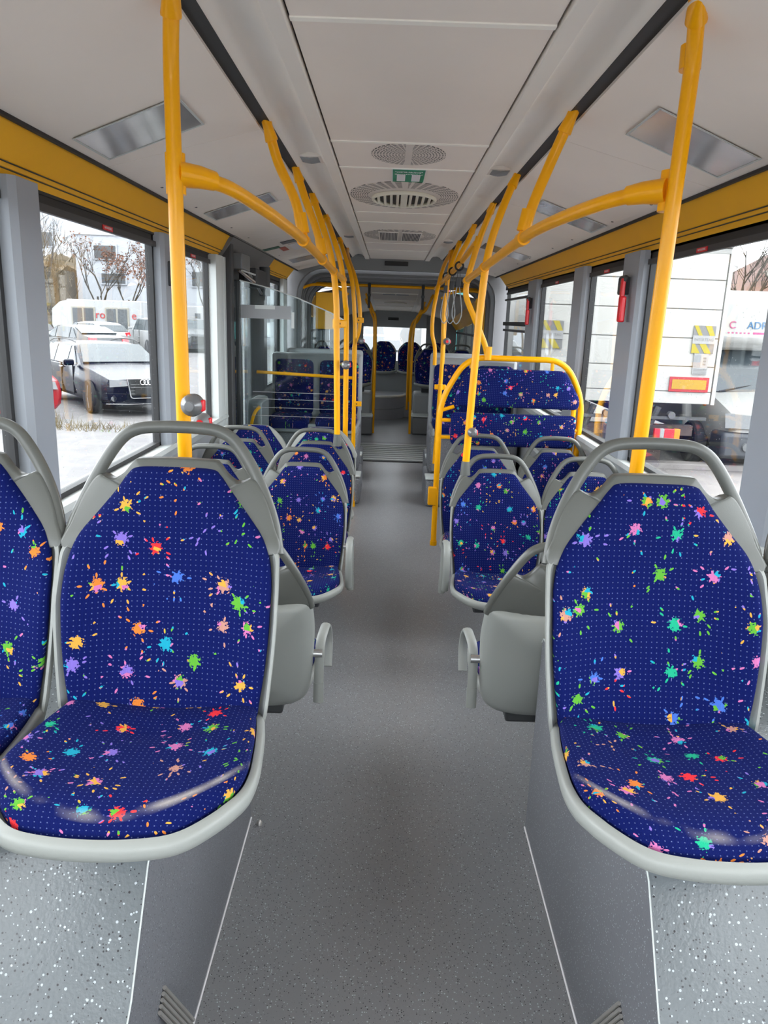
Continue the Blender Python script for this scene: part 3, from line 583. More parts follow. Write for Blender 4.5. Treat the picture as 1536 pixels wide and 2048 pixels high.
MB().tube([(-.567+.56, 0, 1.965-.75), (-.52+.56, .03, 1.965-.75), (-.49+.56, .06, 1.962-.75)], [.03, .026, .0225], r2=[.045, .03, .0225], n=14, up=(0, 0, 1)).build('clamp_horn', M['yellow'], p)
p = pole('grab_pole', 'nearest right yellow pole, rising behind the large right foreground seat', [(.555, 1.76, zt), (.595, 1.85, 2.25), (.594, 1.90, 1.3), (.59, 1.90, .75)], clamps=[((.594, 1.9, 1.965), (0, 0, 1), .09), ((.594, 1.865, 2.235), (0, .1, 1), .05)])
MB().tube([(.0, 0, 1.965-.75), (-.045, .03, 1.965-.75), (-.075, .06, 1.962-.75)], [.03, .026, .0225], r2=[.045, .03, .0225], n=14, up=(0, 0, 1)).build('clamp_horn', M['yellow'], p)
def rail(s, pts, label):
    return pole('overhead_rail', label, pts, cap=False, smooth=5, cat='grab rail')
rail(-1, [(-.55, 1.92, 1.965), (-.48, 2.02, 1.962), (-.43, 2.20, 1.945), (-.395, 2.5, 1.930), (-.383, 2.95, 1.925), (-.383, 3.75, 1.915), (-.381, 4.45, 1.906), (-.372, 5.15, 1.90)], 'long yellow overhead rail over the left aisle seats')
rail(1, [(.58, 1.92, 1.965), (.51, 1.99, 1.962), (.45, 2.12, 1.95), (.405, 2.35, 1.94), (.387, 2.7, 1.932), (.38, 3.7, 1.905), (.40, 4.66, 1.90)], 'long yellow overhead rail over the right aisle seats')
def jn(p, d=(0, 1, 0)): return (p, d, .07)
pole('grab_pole', 'short curved yellow hanger from ceiling to left rail, first from the camera', [(-.520, 2.93, 2.33), (-.478, 2.95, 2.19), (-.415, 2.95, 2.06), (-.384, 2.95, 1.93)], clamps=[jn((-.383, 2.95, 1.925)), ((-.392, 2.95, 1.985), (-.2, 0, 1), .07)], smooth=5)
pole('grab_pole', 'short curved yellow hanger from ceiling to left rail, second from the camera', [(-.520, 3.76, 2.33), (-.470, 3.75, 2.19), (-.412, 3.75, 2.04), (-.384, 3.75, 1.92)], clamps=[jn((-.383, 3.75, 1.915)), ((-.392, 3.75, 1.975), (-.2, 0, 1), .07)], smooth=5)
p = pole('grab_pole', 'yellow pole from the left rail down to the third row left aisle seat', [(-.520, 4.5, 2.33), (-.45, 4.45, 2.15), (-.395, 4.45, 1.97), (-.365, 4.45, 1.75), (-.358, 4.45, 1.5), (-.345, 4.45, .96)], clamps=[jn((-.381, 4.45, 1.906)), ((-.36, 4.45, 1.62), (0, 0, 1), .05)], smooth=6); pod(p, (-.345, 4.45, .98))
pole('grab_pole', 'yellow floor pole beside the last left aisle seat', [(-.520, 5.4, 2.33), (-.44, 5.2, 2.15), (-.385, 5.18, 1.97), (-.357, 5.2, 1.75), (-.348, 5.25, 1.5), (-.338, 5.30, .0)], clamps=[jn((-.374, 5.18, 1.90))], smooth=6, foot=True)
pl = pole('grab_pole', 'yellow pole standing in front of the left bench box past the door', [(-.520, 6.8, 2.33), (-.45, 6.65, 2.15), (-.39, 6.6, 1.97), (-.362, 6.6, 1.72), (-.35, 6.6, 1.4), (-.342, 6.62, .0)], smooth=6, foot=True)
pole('grab_pole', 'bent yellow pole ending on the left bench top corner', [(-.510, 7.85, 2.32), (-.45, 7.2, 2.17), (-.37, 6.92, 1.98), (-.327, 6.9, 1.74), (-.33, 6.9, 1.55), (-.368, 6.9, 1.42), (-.369, 6.9, 1.27)], smooth=6)
pole('grab_pole', 'short curved yellow hanger from ceiling to right rail, nearest the camera', [(.520, 2.67, 2.33), (.462, 2.7, 2.175), (.41, 2.7, 2.03), (.388, 2.7, 1.93)], clamps=[jn((.387, 2.7, 1.932)), ((.395, 2.7, 1.99), (.2, 0, 1), .07)], smooth=5)
p = pole('grab_pole', 'yellow pole running down to the second row right aisle seat', [(.515, 3.75, 2.33), (.445, 3.7, 2.16), (.395, 3.7, 1.97), (.376, 3.7, 1.75), (.366, 3.7, 1.5), (.350, 3.7, .96)], clamps=[jn((.38, 3.7, 1.905))], smooth=6); pod(p, (.35, 3.7, .98))
pole('grab_pole', 'crooked yellow pole bending down to the top of the right leaning frame', [(.52, 4.6, 2.33), (.46, 4.75, 2.13), (.412, 4.8, 1.92), (.400, 4.8, 1.815), (.545, 4.8, 1.52), (.566, 4.8, 1.44)], clamps=[jn((.405, 4.78, 1.90)), ((.566, 4.8, 1.47), (0, 0, 1), .08), ((.456, 4.76, 2.12), (.3, -.05, 1), .06)], fil=.06)
# rail with straps and the far right poles
rail(1, [(.45, 4.80, 2.12), (.40, 5.3, 2.03), (.385, 6.0, 2.0), (.385, 7.2, 1.98), (.39, 7.9, 1.97)], 'far right yellow overhead rail carrying grey straps')
pole('grab_pole', 'yellow hanger between ceiling and strap rail on the right', [(.52, 5.6, 2.33), (.47, 5.6, 2.2), (.42, 5.6, 2.1), (.39, 5.6, 2.01)], smooth=4)
pole('grab_pole', 'yellow pole with a red stop button in front of the right bench', [(.52, 6.75, 2.33), (.45, 6.6, 2.15), (.415, 6.6, 1.97), (.400, 6.6, 1.7), (.405, 6.6, 1.3), (.385, 6.62, .42)], clamps=[((.401, 6.6, 1.10), (0, 0, 1), .05)], smooth=6)
pole('grab_pole', 'bent yellow pole ending on the right bench top corner', [(.52, 7.7, 2.32), (.42, 7.2, 2.15), (.36, 6.95, 1.95), (.325, 6.9, 1.72), (.325, 6.9, 1.55), (.355, 6.9, 1.42), (.36, 6.9, 1.27)], smooth=6)
pole('grab_pole', 'slim yellow pole behind the stop button pole on the right', [(.52, 7.55, 2.32), (.475, 7.3, 2.1), (.455, 7.2, 1.8), (.45, 7.15, 1.27)], smooth=6)
# bars and clamp plates
def bar(name, label, pts, r=.014, cat='grab bar', **k): return pole(name, label, pts, r=r, cap=False, cat=cat, **k)
bar('guard_rail', 'thin horizontal yellow rail in front of the left bench behind the glass', [(-1.2, 6.62, 1.175), (-.35, 6.62, 1.15)])
for (x0, x1, y, z, s) in ((-.36, -.325, 4.45, 1.62, 'on the third row left pole'), (-.345, -.30, 6.6, 1.64, 'on the left bench pole, upper'), (-.345, -.30, 6.6, .93, 'on the left bench pole, lower'), (.36, .43, 6.6, 1.10, 'on the right stop button pole')):
    o = MB().box(x0-.01, x1+.02, y-.012, y+.012, z-.022, z+.022).build('clamp_plate', M['yellow'], bevel=.006); tag(o, 'small yellow clamp plate '+s, 'clamp')
    MB().lathe([(.001, -.014), (.006, -.014), (.006, 0), (.001, 0)], ((x0+x1)/2, y, z), axis='y', n=8).build('screw', M['black'], o)
# far poles in the rear car
for s, L in ((-1, [(-.30, 11.2, -.26, 0), (-.33, 12.0, -.30, 0)]), (1, [(.42, 10.9, .28, .05), (.36, 12.2, .26, .25), (.40, 13.0, .30, .3)])):
    for i, (xt, y, xb, zb) in enumerate(L):
        zc = 2.06+rz(y)
        pole('rear_pole', 'curved yellow pole in the rear car, %s side, %s' % ('left' if s < 0 else 'right', ('nearest', 'middle', 'farthest')[i]), [(s*abs(xt)+s*.12, y, zc), (s*abs(xt)+s*.02, y, zc-.22), (xb, y, zc-.5), (xb, y, zb)], smooth=6, r=.0175)
# right leaning frame
lf = thing('leaning_frame', 'yellow tubular frame with two blue splash leaning pads at the right window', 'leaning rail', (.72, 4.82, .2))
P = lambda x, z, y=0: (x-.72, y, z-.2)
MB().tube(fillet([P(.287, .2), P(.284, 1.16), P(.44, 1.44), P(1.06, 1.44), P(1.19, 1.20), P(1.178, .70)], .12), .0185, n=14, up=(0, 1, 0)).build('frame_tube', M['yellow'], lf)
MB().tube(fillet([P(1.06, 1.06), P(1.13, 1.03), P(1.135, .72)], .04), .016, n=12, up=(0, 1, 0)).build('inner_tube', M['yellow'], lf)
MB().tube([P(1.14, 1.16), P(1.14, .68)], .016, n=12, up=(0, 1, 0)).build('inner_tube', M['yellow'], lf)
for x0, z0, x1, z1 in ((.29, 1.10, .375, 1.13), (.29, 1.04, .375, 1.04), (.29, .93, .375, .93), (.47, 1.43, .47, 1.36), (.98, 1.43, .98, 1.36), (1.19, 1.16, 1.12, 1.14), (1.18, 1.0, 1.12, 1.0), (1.18, .84, 1.12, .84)):
    MB().tube([P(x0, z0), P(x1, z1)], .012, n=8, up=(0, 1, 0)).build('bracket', M['yellow'], lf)
MB().tube([P(.287, .2), P(.287, .23)], .023, n=12).build('end_cap', M['yellow'], lf)
MB().box(P(.235, 0)[0], P(.29, 0)[0], -.03, .012, .33-.05, .40).build('mounting_plate', M['yellow'], lf, bevel=.006)
def rpoly(pts, r, n=5):
    P = [Vector((x, z, 0)) for x, z in pts]; out = []; N = len(P)
    for i in range(N):
        a, b, c = P[i-1], P[i], P[(i+1) % N]; l = min(r, (a-b).length*.45, (c-b).length*.45); p, q = b+(a-b).normalized()*l, b+(c-b).normalized()*l
        for k in range(n+1): t = k/n; o = p*(1-t)**2+b*2*t*(1-t)+q*t*t; out.append((o.x, o.y))
        m = (q+(c+(b-c).normalized()*min(r, (c-b).length*.45)))*.5; out.append((m.x, m.y))
    return out
def flat_pad(poly, c, fn, th=.03, steps=((1, .5), (1, -.3), (.985, -.6), (.95, -.9), (.8, -1.05), (.5, -1.1), (.2, -1.1), (.05, -1.1))):
    return dome(poly, c, [(k, n*th) for k, n in steps], fn, True)
for pts in ([(.355, 1.135), (.44, 1.375), (1.06, 1.375), (1.165, 1.20), (1.16, 1.135)], [(.355, 1.095), (1.155, 1.095), (1.15, .885), (.36, .885)]):
    poly = rpoly([(x-.72, z-.2) for x, z in pts], .035); cz_ = sum(p[1] for p in poly)/len(poly)
    flat_pad(poly, (.04, cz_), lambda x, z, n: (x, n-.02, z)).build('leaning_pad', M['fabric'], lf, ang=80)
# stop buttons
def stop(p, label, d=(0, -1, 0), back=False, r=.028):
    t = thing('stop_button', label, 'button', p)
    MB().lathe([(.001, -.036), (r*.45, -.036), (r*.5, -.033), (r*.8, -.028), (r, -.014), (r, .006), (r*.8, .016), (.001, .018)], axis='y', n=20).build('housing', M['button'] if not back else M['mid'], t)
    MB().lathe([(.001, -.040), (r*.4, -.040), (r*.42, -.034)] , axis='y', n=16).build('push_dome', M['button'] if not back else M['red'], t)
    MB().box(r*.75, r*1.08, -.018, .006, -r*.5, r*.5).build('red_lens', M['red'], t, bevel=.003); return t
stop((-.532, 1.862, 1.43), 'grey stop button with red edge on the nearest left pole')
stop((-.535, 1.97, 1.375), 'grey back half of a stop button behind the nearest left pole', back=True, r=.022)
stop((-.30, 4.42, 1.39), 'silver round stop button on the third row left pole', r=.026); stop((-.295, 6.57, 1.47), 'silver round stop button on the left bench pole', r=.026)
stop((.435, 6.56, 1.49), 'red stop button high on the right bench pole', back=True, r=.03); stop((.37, 3.67, 1.13), 'pale round knob on the second row right pole', r=.024)
# strap handles on far right rail
for i, y in enumerate((5.2, 5.75, 6.4)):
    st = thing('strap_handle', 'grey looped strap handle, %s of three on the right rail' % ('nearest', 'middle', 'farthest')[i], 'strap', (.39, y, 2.01), group='looped straps on the right rail')
    n = 16; L = [(0.026*math.cos(2*PI*k/n), 0, .026*math.sin(2*PI*k/n)) for k in range(n+1)]; MB().tube(L, .007, n=6, cap=False, up=(0, 1, 0)).build('ring', M['black'], st)
    MB().box(-.016, .016, -.008, .008, -.13, -.07).build('sleeve', M['dark'], st, bevel=.004)
    MB().tube([(-.006, 0, -.02), (-.010, 0, -.08)], .003, n=5).build('cord', M['dark'], st); MB().tube([(.006, 0, -.02), (.010, 0, -.08)], .003, n=5).build('cord', M['dark'], st)
    MB().tube(cr([(-.008, 0, -.13), (-.032, 0, -.30), (0, 0, -.37), (.032, 0, -.30), (.008, 0, -.13)], 6), .004, n=6, up=(0, 1, 0)).build('loop', M['wall'], st)
# emergency hammers
for x, y, z, L in ((1.165, 4.10, 1.87, 'right pillar nearest the camera'), (1.165, 6.86, 1.84, 'far right window pillar')):
    t = thing('emergency_hammer', 'red emergency hammer hanging on the '+L, 'hammer', (x, y, z))
    MB().box(-.02, .03, -.025, .06, -.05, .04).build('holder', M['dark'], t, bevel=.008); MB().box(-.03, .0, -.07, .02, .01, .045).build('hood', M['dark'], t, bevel=.012)
    MB().box(-.032, -.012, -.065, -.03, -.08, .03).build('shaft', M['red'], t, bevel=.005); MB().box(-.036, -.006, -.085, -.035, -.19, -.06).build('grip', M['red'], t, bevel=.008)
o = MB().box(-1.19, -1.165, 3.96, 4.04, 1.78, 1.90).build('wall_unit', M['dark'], bevel=.008); tag(o, 'small dark unit on the left pillar behind the nearest pole', 'wall unit')
# ---------------------------------------------------------------- glass partition before the door
gp = thing('glass_partition', 'clear glass partition with a slanting top in front of the middle door', 'partition', (-.8, 5.42, 0))
P = [(-1.11, .35), (-.36, .35), (-.36, 1.63), (-.474, 1.687), (-.70, 1.775), (-.875, 1.831), (-1.106, 1.882)]
MB().prism([(x+.8, z) for x, z in P], lambda u, q, w_: (u, w_, q), -.004, .004).build('glass_sheet', M['pane'], gp, smooth=False)
MB().tube([(x+.8, 0, z) for x, z in P[2:]], .0045, n=6).build('glass_edge', M['light'], gp); MB().tube([(-.36+.8, 0, .35), (-.37+.8, 0, 1.2), (-.36+.8, 0, 1.63)], .004, n=6).build('glass_edge', M['light'], gp)
MB().box(-.30, .05, -.0065, -.0045, 1.63, 1.72).build('frosted_band', M['wall'], gp); MB().box(.055, .075, -.0065, -.0045, 1.57, 1.68).build('tape_piece', M['light'], gp)
MB().box(-.20, -.06, -.0085, -.0065, 1.695, 1.72).build('tape_piece', M['light'], gp); MB().box(-.30, .44, -.015, .015, .33, .36).build('bottom_clamp', M['mid'], gp)
for z in (.95, 1.01, 1.07, 1.12): MB().box(-.22, .40, -.0055, -.0045, z, z+.003).build('scratch_line', M['wall'], gp)
t = thing('door_side_box', 'grey rounded box with yellow handle beside the middle door', 'box', (-1.0, 5.66, 0))
MB().box(-.085, .02, -.12, .25, 0, 1.05).build('box_body', M['mid'], t, bevel=.03); MB().tube(cr([(-.05, -.13, .80), (-.045, -.17, .88), (-.02, -.17, .96), (.01, -.14, 1.0)], 5), .012).build('handle', M['yellow'], t)
# ================================================================ far benches on boxes
def bench(s, y, zseat, name, label, x0=.31, x1=1.19, box=True):
    t = thing('bench_seat', label, 'bench', (s*(x0+x1)/2, y, 0)); cx = (x0+x1)/2; q = lambda x: s*(x-cx)
    MB().box(*sorted((q(x0), q(x1))), 0, .10, zseat-.08, zseat+.60).build('bench_back_frame', M['wall'], t, bevel=.03)
    MB().box(*sorted((q(x0+.01), q(x1))), -.42, .06, zseat-.10, zseat-.02).build('bench_pan', M['wall'], t, bevel=.015)
    wd = (x1-x0)/2
    for i in (0, 1):
        c = q(x0+wd*(i+.5)); hw = wd/2-.03
        ol = [(p.x, p.y) for p in fillet([(0, .015, 0), (hw, .015, 0), (hw, .54, 0), (-hw, .54, 0), (-hw, .015, 0), (0, .015, 0)], .06, 4)[:-1]]
        dome(ol, (0, .28), [(1, .0), (1, -.015), (.96, -.028), (.85, -.034), (.5, -.036), (.1, -.036)], lambda x, z, n: (c+x, n-.001, zseat+z), True).build('bench_back_pad', M['fabric'], t, ang=80)
        ol = [(p.x, p.y) for p in fillet([(0, .0, 0), (hw, .0, 0), (hw, .40, 0), (-hw, .40, 0), (-hw, .0, 0), (0, .0, 0)], .05, 4)[:-1]]
        dome(ol, (0, .2), [(1, -.03), (1.02, -.0), (1, .03), (.95, .045), (.8, .05), (.4, .05), (.1, .05)], lambda x, d, n: (c+x, -.035-d, zseat-.005+n-.03*(d > .36)), True).build('bench_cushion', M['fabric'], t, ang=80)
    if box:
        b = MB().box(*sorted((q(x0-.0), q(x1))), -.38, .1, .27, zseat-.09); b.build('bench_box', M['boxs'], t, bevel=.03)
        MB().box(*sorted((q(x0-.03), q(x1))), -.60, .1, 0, .26).build('foot_box', M['boxs'], t, bevel=.03)
        MB().box(*sorted((q(x0-.035), q(x1))), -.605, -.39, .255, .275).build('ledge', M['light'], t, bevel=.006)
    return t
bench(-1, 7.28, .72, 'a', 'two place blue splash bench on a grey box behind the left glass partition', .31, 1.17)
bench(1, 7.28, .72, 'b', 'two place blue splash bench on a grey box at the right past the leaning frame', .35, 1.17)
bench(1, 8.35, .72, 'c', 'rear blue splash bench by the far right window before the bellows', .40, 1.17)
bench(-1, 8.35, .72, 'd', 'rear blue splash bench by the far left wall before the bellows', .34, 1.17)
# rear car seating
for s, y, zb in ((-1, 11.7, .30), (1, 11.9, .30)):
    x0 = .30 if s < 0 else .34
    for i in range(2):
        t = seat('h', s*(x0+.24+.50*i), y, zb, 0, 'rear car seat on a grey box, %s side, %s' % ('left' if s < 0 else 'right', 'aisle place' if i == 0 else 'window place'), 'seats in the rear car')
    t = thing('seat_box', 'low grey box under the %s seats in the rear car' % ('left' if s < 0 else 'right'), 'wheel box', (s*.75, y, 0))
    MB().box(*sorted((s*(x0-.75), s*.45)), -.40, .15, .0, .58).build('box_body', M['wall'], t, bevel=.03); MB().box(*sorted((s*(x0-.78), s*.45)), -.75, .15, .0, .27).build('foot_box', M['mid'], t, bevel=.03)
    MB().box(*sorted((s*(x0-.785), s*.45)), -.755, -.41, .265, .285).build('ledge', M['light'], t, bevel=.006)
for i in range(4):
    x = -.66+.50*i
    seat('f', x, 14.2, .33, 0, 'dark seat in the back row under the rear window, %s from the left' % ('first', 'second', 'third', 'fourth')[i], 'back row seats')
# ================================================================ ceiling fittings
def disc(name, label, m, x, y, z, rx, ry, cat='grille'):
    n = 40; v = [(rx*math.cos(2*PI*k/n), ry*math.sin(2*PI*k/n), 0) for k in range(n)]+[(rx*math.cos(2*PI*k/n), ry*math.sin(2*PI*k/n), .003) for k in range(n)]
    o = MB().add(v, [tuple(range(n)), tuple(range(2*n-1, n-1, -1))]+[(i, (i+1) % n, (i+1) % n+n, i+n) for i in range(n)]).build(name, m); o.location = (x, y, z); tag(o, label, cat); return o
disc('speaker_grille', 'round perforated speaker grille in the ceiling, nearest the camera', M['grille'], 0, 3.355, 2.3095, .153, .205)
disc('vent_surround', 'wide perforated ring around the round ceiling vent', M['grille2'], 0, 4.42, 2.3095, .298, .45)
disc('far_grille', 'faint perforated ring around the rectangular ceiling vent', M['grille2'], 0, 6.4, 2.3095, .29, .42)
t = thing('ceiling_vent', 'cream round ceiling vent with vertical slats', 'vent', (0, 4.46, 2.31))
def ering(rx, ry, r, n=40): return [(rx*math.cos(2*PI*k/n), ry*math.sin(2*PI*k/n), -.010) for k in range(n+1)]
MB().tube(ering(.172, .23, 0), .011, r2=.009, n=8, cap=False).build('vent_rim', M['beige'], t)
n = 36; MB().add([(.168*math.cos(2*PI*k/n), .226*math.sin(2*PI*k/n), -.002) for k in range(n)], [tuple(range(n))]).build('vent_back', M['dark'], t)
for i, x in enumerate((-.14, -.105, -.07, -.035, .035, .07, .105, .14)):
    h = .226*math.sqrt(1-(x/.172)**2); MB().box(x-.007, x+.007, -h, h, -.018, -.003).build('slat', M['beige'], t, bevel=.002)
MB().box(-.018, .018, -.22, .22, -.020, -.003).build('centre_slat', M['beige'], t, bevel=.002)
t = thing('air_return', 'rectangular slotted air grille in the far ceiling', 'vent', (0, 6.4, 2.306))
for s in (-1, 1):
    MB().box(*sorted((s*.012, s*.17)), -.30, .34, -.004, .002).build('grille_frame', M['rail'], t, bevel=.002)
    for i in range(12): MB().box(*sorted((s*(.022+i*.0118), s*(.028+i*.0118))), -.25, .29, -.006, -.003).build('slot', M['dark'], t)
sg = thing('emergency_sign', 'green emergency exit sticker on the ceiling between grille and vent', 'sign', (.01, 3.80, 2.309))
MB().box(-.078, .078, -.155, .155, -.002, .003).build('sign_border', M['paper'], sg); MB().box(-.074, .074, -.15, .15, -.0035, -.0015).build('sign_plate', M['green'], sg)
for s in (-1, 1): MB().box(s*.035-.02, s*.035+.02, -.0-.13+.0, .03, -.005, -.003).build('white_square', M['paper'], sg)
for ch in sg.children: pass
text_mesh('sign_title', 'Notausstieg', .027, M['paper'], basis((0, -.07+.0, -.0042), (1, 0, 0), (0, 1, 0)) @ Matrix.Rotation(PI, 4, 'X'), sg, .0004)
text_mesh('sign_text', 'Emergency exit\nSortie de secours', .018, M['paper'], basis((0, -.115, -.0042), (1, 0, 0), (0, 1, 0)) @ Matrix.Rotation(PI, 4, 'X'), sg, .0003)
for ch in sg.children:  # squares on the far half, words on the near half, read from behind
    if ch.name.startswith('white_square'): ch.location.y = .09
    if ch.name.startswith('sign_t'): ch.matrix_local = Matrix.Translation((0, -.045 if 'title' in ch.name else -.10, -.0042)) @ Matrix.Rotation(PI, 4, 'Y')
for i, (s, y) in enumerate(((-1, 3.67), (1, 3.82), (-1, 6.88), (1, 7.07))):
    t = thing('cove_vent', 'oval slotted air nozzle in the %s cove, %s' % ('left' if s < 0 else 'right', 'nearest' if i < 2 else 'farther away'), 'vent', (s*.438, y, 2.352))
    MB().box(-.066, .066, -.075, .075, -.012, .02).build('nozzle_plate', M['rail'], t, bevel=.004)
    for j in range(7): MB().tube(cr([(-.04+.0, -.05+j*.0165, -.011), (0, -.05+j*.0165+.012, -.016), (.04, -.05+j*.0165, -.011)], 4), .0035, n=6).build('slot', M['wall'], t)
def slope(s, x): return 2.308+(abs(x)-.537)*(2.160-2.308)/(1.115-.537)
def onslope(name, label, m, s, x0, x1, y0, y1, cat, off=.002, th=.002, shear=0):
    v = []
    for dz in (-off, -off-th): v += [(s*x0, y0, slope(s, x0)+dz), (s*x1, y0+shear, slope(s, x1)+dz), (s*x1, y1+shear, slope(s, x1)+dz), (s*x0, y1, slope(s, x0)+dz)]
    c = Vector((s*(x0+x1)/2, (y0+y1)/2, slope(s, (x0+x1)/2))); b = MB().add([Vector(p)-c for p in v], [(0, 1, 2, 3), (4, 7, 6, 5), (0, 4, 5, 1), (1, 5, 6, 2), (2, 6, 7, 3), (3, 7, 4, 0)])
    if label is None: return b, c
    o = b.build(name, m); o.location = c; tag(o, label, cat); return o
for s, y0, y1, L in ((-1, 2.43, 2.74, 'nearest the camera on the left ceiling slope'), (-1, 4.14, 4.42, 'farther away on the left ceiling slope'), (1, 2.37, 2.68, 'nearest the camera on the right ceiling slope'), (1, 4.07, 4.38, 'farther away on the right ceiling slope')):
    b, c = onslope('', None, None, s, .70, 1.065, y0, y1, '', shear=.14); t = thing('advert_pocket', 'glossy reflective poster pocket '+L, 'poster pocket', c)
    b.build('foil_sheet', M['mirror'], t)
    for u0, u1, a, b2 in ((.695, 1.07, 0, .006), (.695, 1.07, 1, .006), (.695, .702, 0, 1), (1.063, 1.07, 0, 1)):
        if b2 < 1: yy = y0 if a == 0 else y1; bb, cc = onslope('', None, None, s, u0, u1, yy-.004, yy+.004, '', off=.004, th=.002, shear=.14)
        else: bb, cc = onslope('', None, None, s, u0, u1, y0+(.0 if u0 < 1 else .14), y1+(.0 if u0 < 1 else .14), '', off=.004, th=.002)
        o = bb.build('pocket_edge', M['light'], t); o.location = cc-c
onslope('notice', 'small dark printed notice on the far left ceiling slope', M['signgrey'], -1, .80, .93, 6.15, 6.32, 'notice')
onslope('notice', 'white paper notice on the far left ceiling slope', M['paper'], -1, .72, .90, 6.40, 6.85, 'notice')
onslope('notice', 'dark green strip sticker on the far left ceiling slope', M['tapeg'], -1, .97, 1.10, 6.35, 6.48, 'sticker')
onslope('notice', 'orange red square sticker on the far left ceiling slope', M['orange'], -1, .935, .985, 6.48, 6.75, 'sticker')
onslope('poster_strip', 'brownish reflective strip on the farthest left ceiling slope', M['mirror'], -1, .68, 1.05, 7.55, 7.95, 'poster pocket')
onslope('poster_strip', 'grey reflective strip on the farthest right ceiling slope', M['mirror'], 1, .68, 1.05, 6.3, 6.7, 'poster pocket')
# ================================================================ OUTSIDE
GZ = -.35
def plane(name, x0, x1, y0, y1, z, m, label, cat):
    o = MB().box(x0, x1, y0, y1, z-.1, z).build(name, m, smooth=False); o['kind'] = 'structure'; return o
plane('ground', -80, 60, -40, 120, GZ, M['asphalt'], '', '')
plane('ground_paving', 1.5, 14, -6, 10.9, GZ+.012, M['concrete'], '', '')
tag(MB().box(1.9, 12, 10.9, 11.15, GZ, GZ+.10).build('kerb', M['concrete'], bevel=.02), 'low pale kerb in front of the truck and camper', 'kerb')
def wheel(t, x, y, r=.32, wdt=.2, side=1, steel=False):
    o = MB().lathe([(.6*r, -wdt/2), (.92*r, -wdt/2), (r, -wdt/2+.03), (r, wdt/2-.03), (.92*r, wdt/2), (.6*r, wdt/2)], (x, y, r), 'y', 28).build('tyre', M['tyre'], t)
    f = side*(wdt/2-.01)
    MB().lathe([(.001, f-side*.05), (.2*r, f-side*.03), (.62*r, f-side*.06), (.70*r, f), (.70*r, f-side*.12), (.001, f-side*.12)], (x, y, r), 'y', 28).build('rim', M['rim'], o)
    for k in range(5 if not steel else 0):
        a = 2*PI*k/5; MB().obox((x+.36*r*math.cos(a), y+f-side*.02, r+.36*r*math.sin(a)), (math.cos(a), 0, math.sin(a)), .68*r, .03, .22*r).build('spoke', M['rim'], o)
    if not steel: MB().lathe([(.62*r, f-side*.02), (.71*r, f+side*.004), (.71*r, f-side*.03), (.62*r, f-side*.03)], (x, y, r), 'y', 28).build('rim_ring', M['rim'], o)
# cars: x = length (front +x), y = width, z up, origin on the ground at the centre
PRO = dict(wagon=[(2.30, .52, .62), (2.22, .70, .72), (1.5, .80, .84), (.95, .86, .92), (.90, .87, .94), (.15, .92, 1.30), (-.4, .92, 1.34), (-1.4, .94, 1.32), (-1.95, .94, 1.22), (-2.2, .92, .98), (-2.30, .60, .9)],
 hatch=[(1.95, .50, .60), (1.88, .70, .74), (1.3, .86, .95), (.95, .94, 1.02), (.9, .95, 1.05), (.3, .98, 1.42), (-.3, .98, 1.48), (-1.2, 1.0, 1.45), (-1.6, 1.0, 1.35), (-1.85, .98, 1.03), (-1.95, .60, .9)],
 sedan=[(2.25, .52, .62), (2.15, .70, .74), (1.4, .84, .92), (.9, .92, .99), (.85, .93, 1.0), (.1, .96, 1.38), (-.4, .97, 1.43), (-1.0, .98, 1.38), (-1.65, .98, 1.10), (-2.2, .94, 1.0), (-2.25, .60, .9)],
 suv=[(2.25, .62, .75), (2.2, .85, .95), (1.4, 1.02, 1.12), (.95, 1.08, 1.15), (.9, 1.09, 1.17), (.35, 1.12, 1.66), (-.3, 1.12, 1.72), (-1.5, 1.12, 1.70), (-1.95, 1.12, 1.6), (-2.2, 1.1, 1.15), (-2.25, .7, 1.0)])
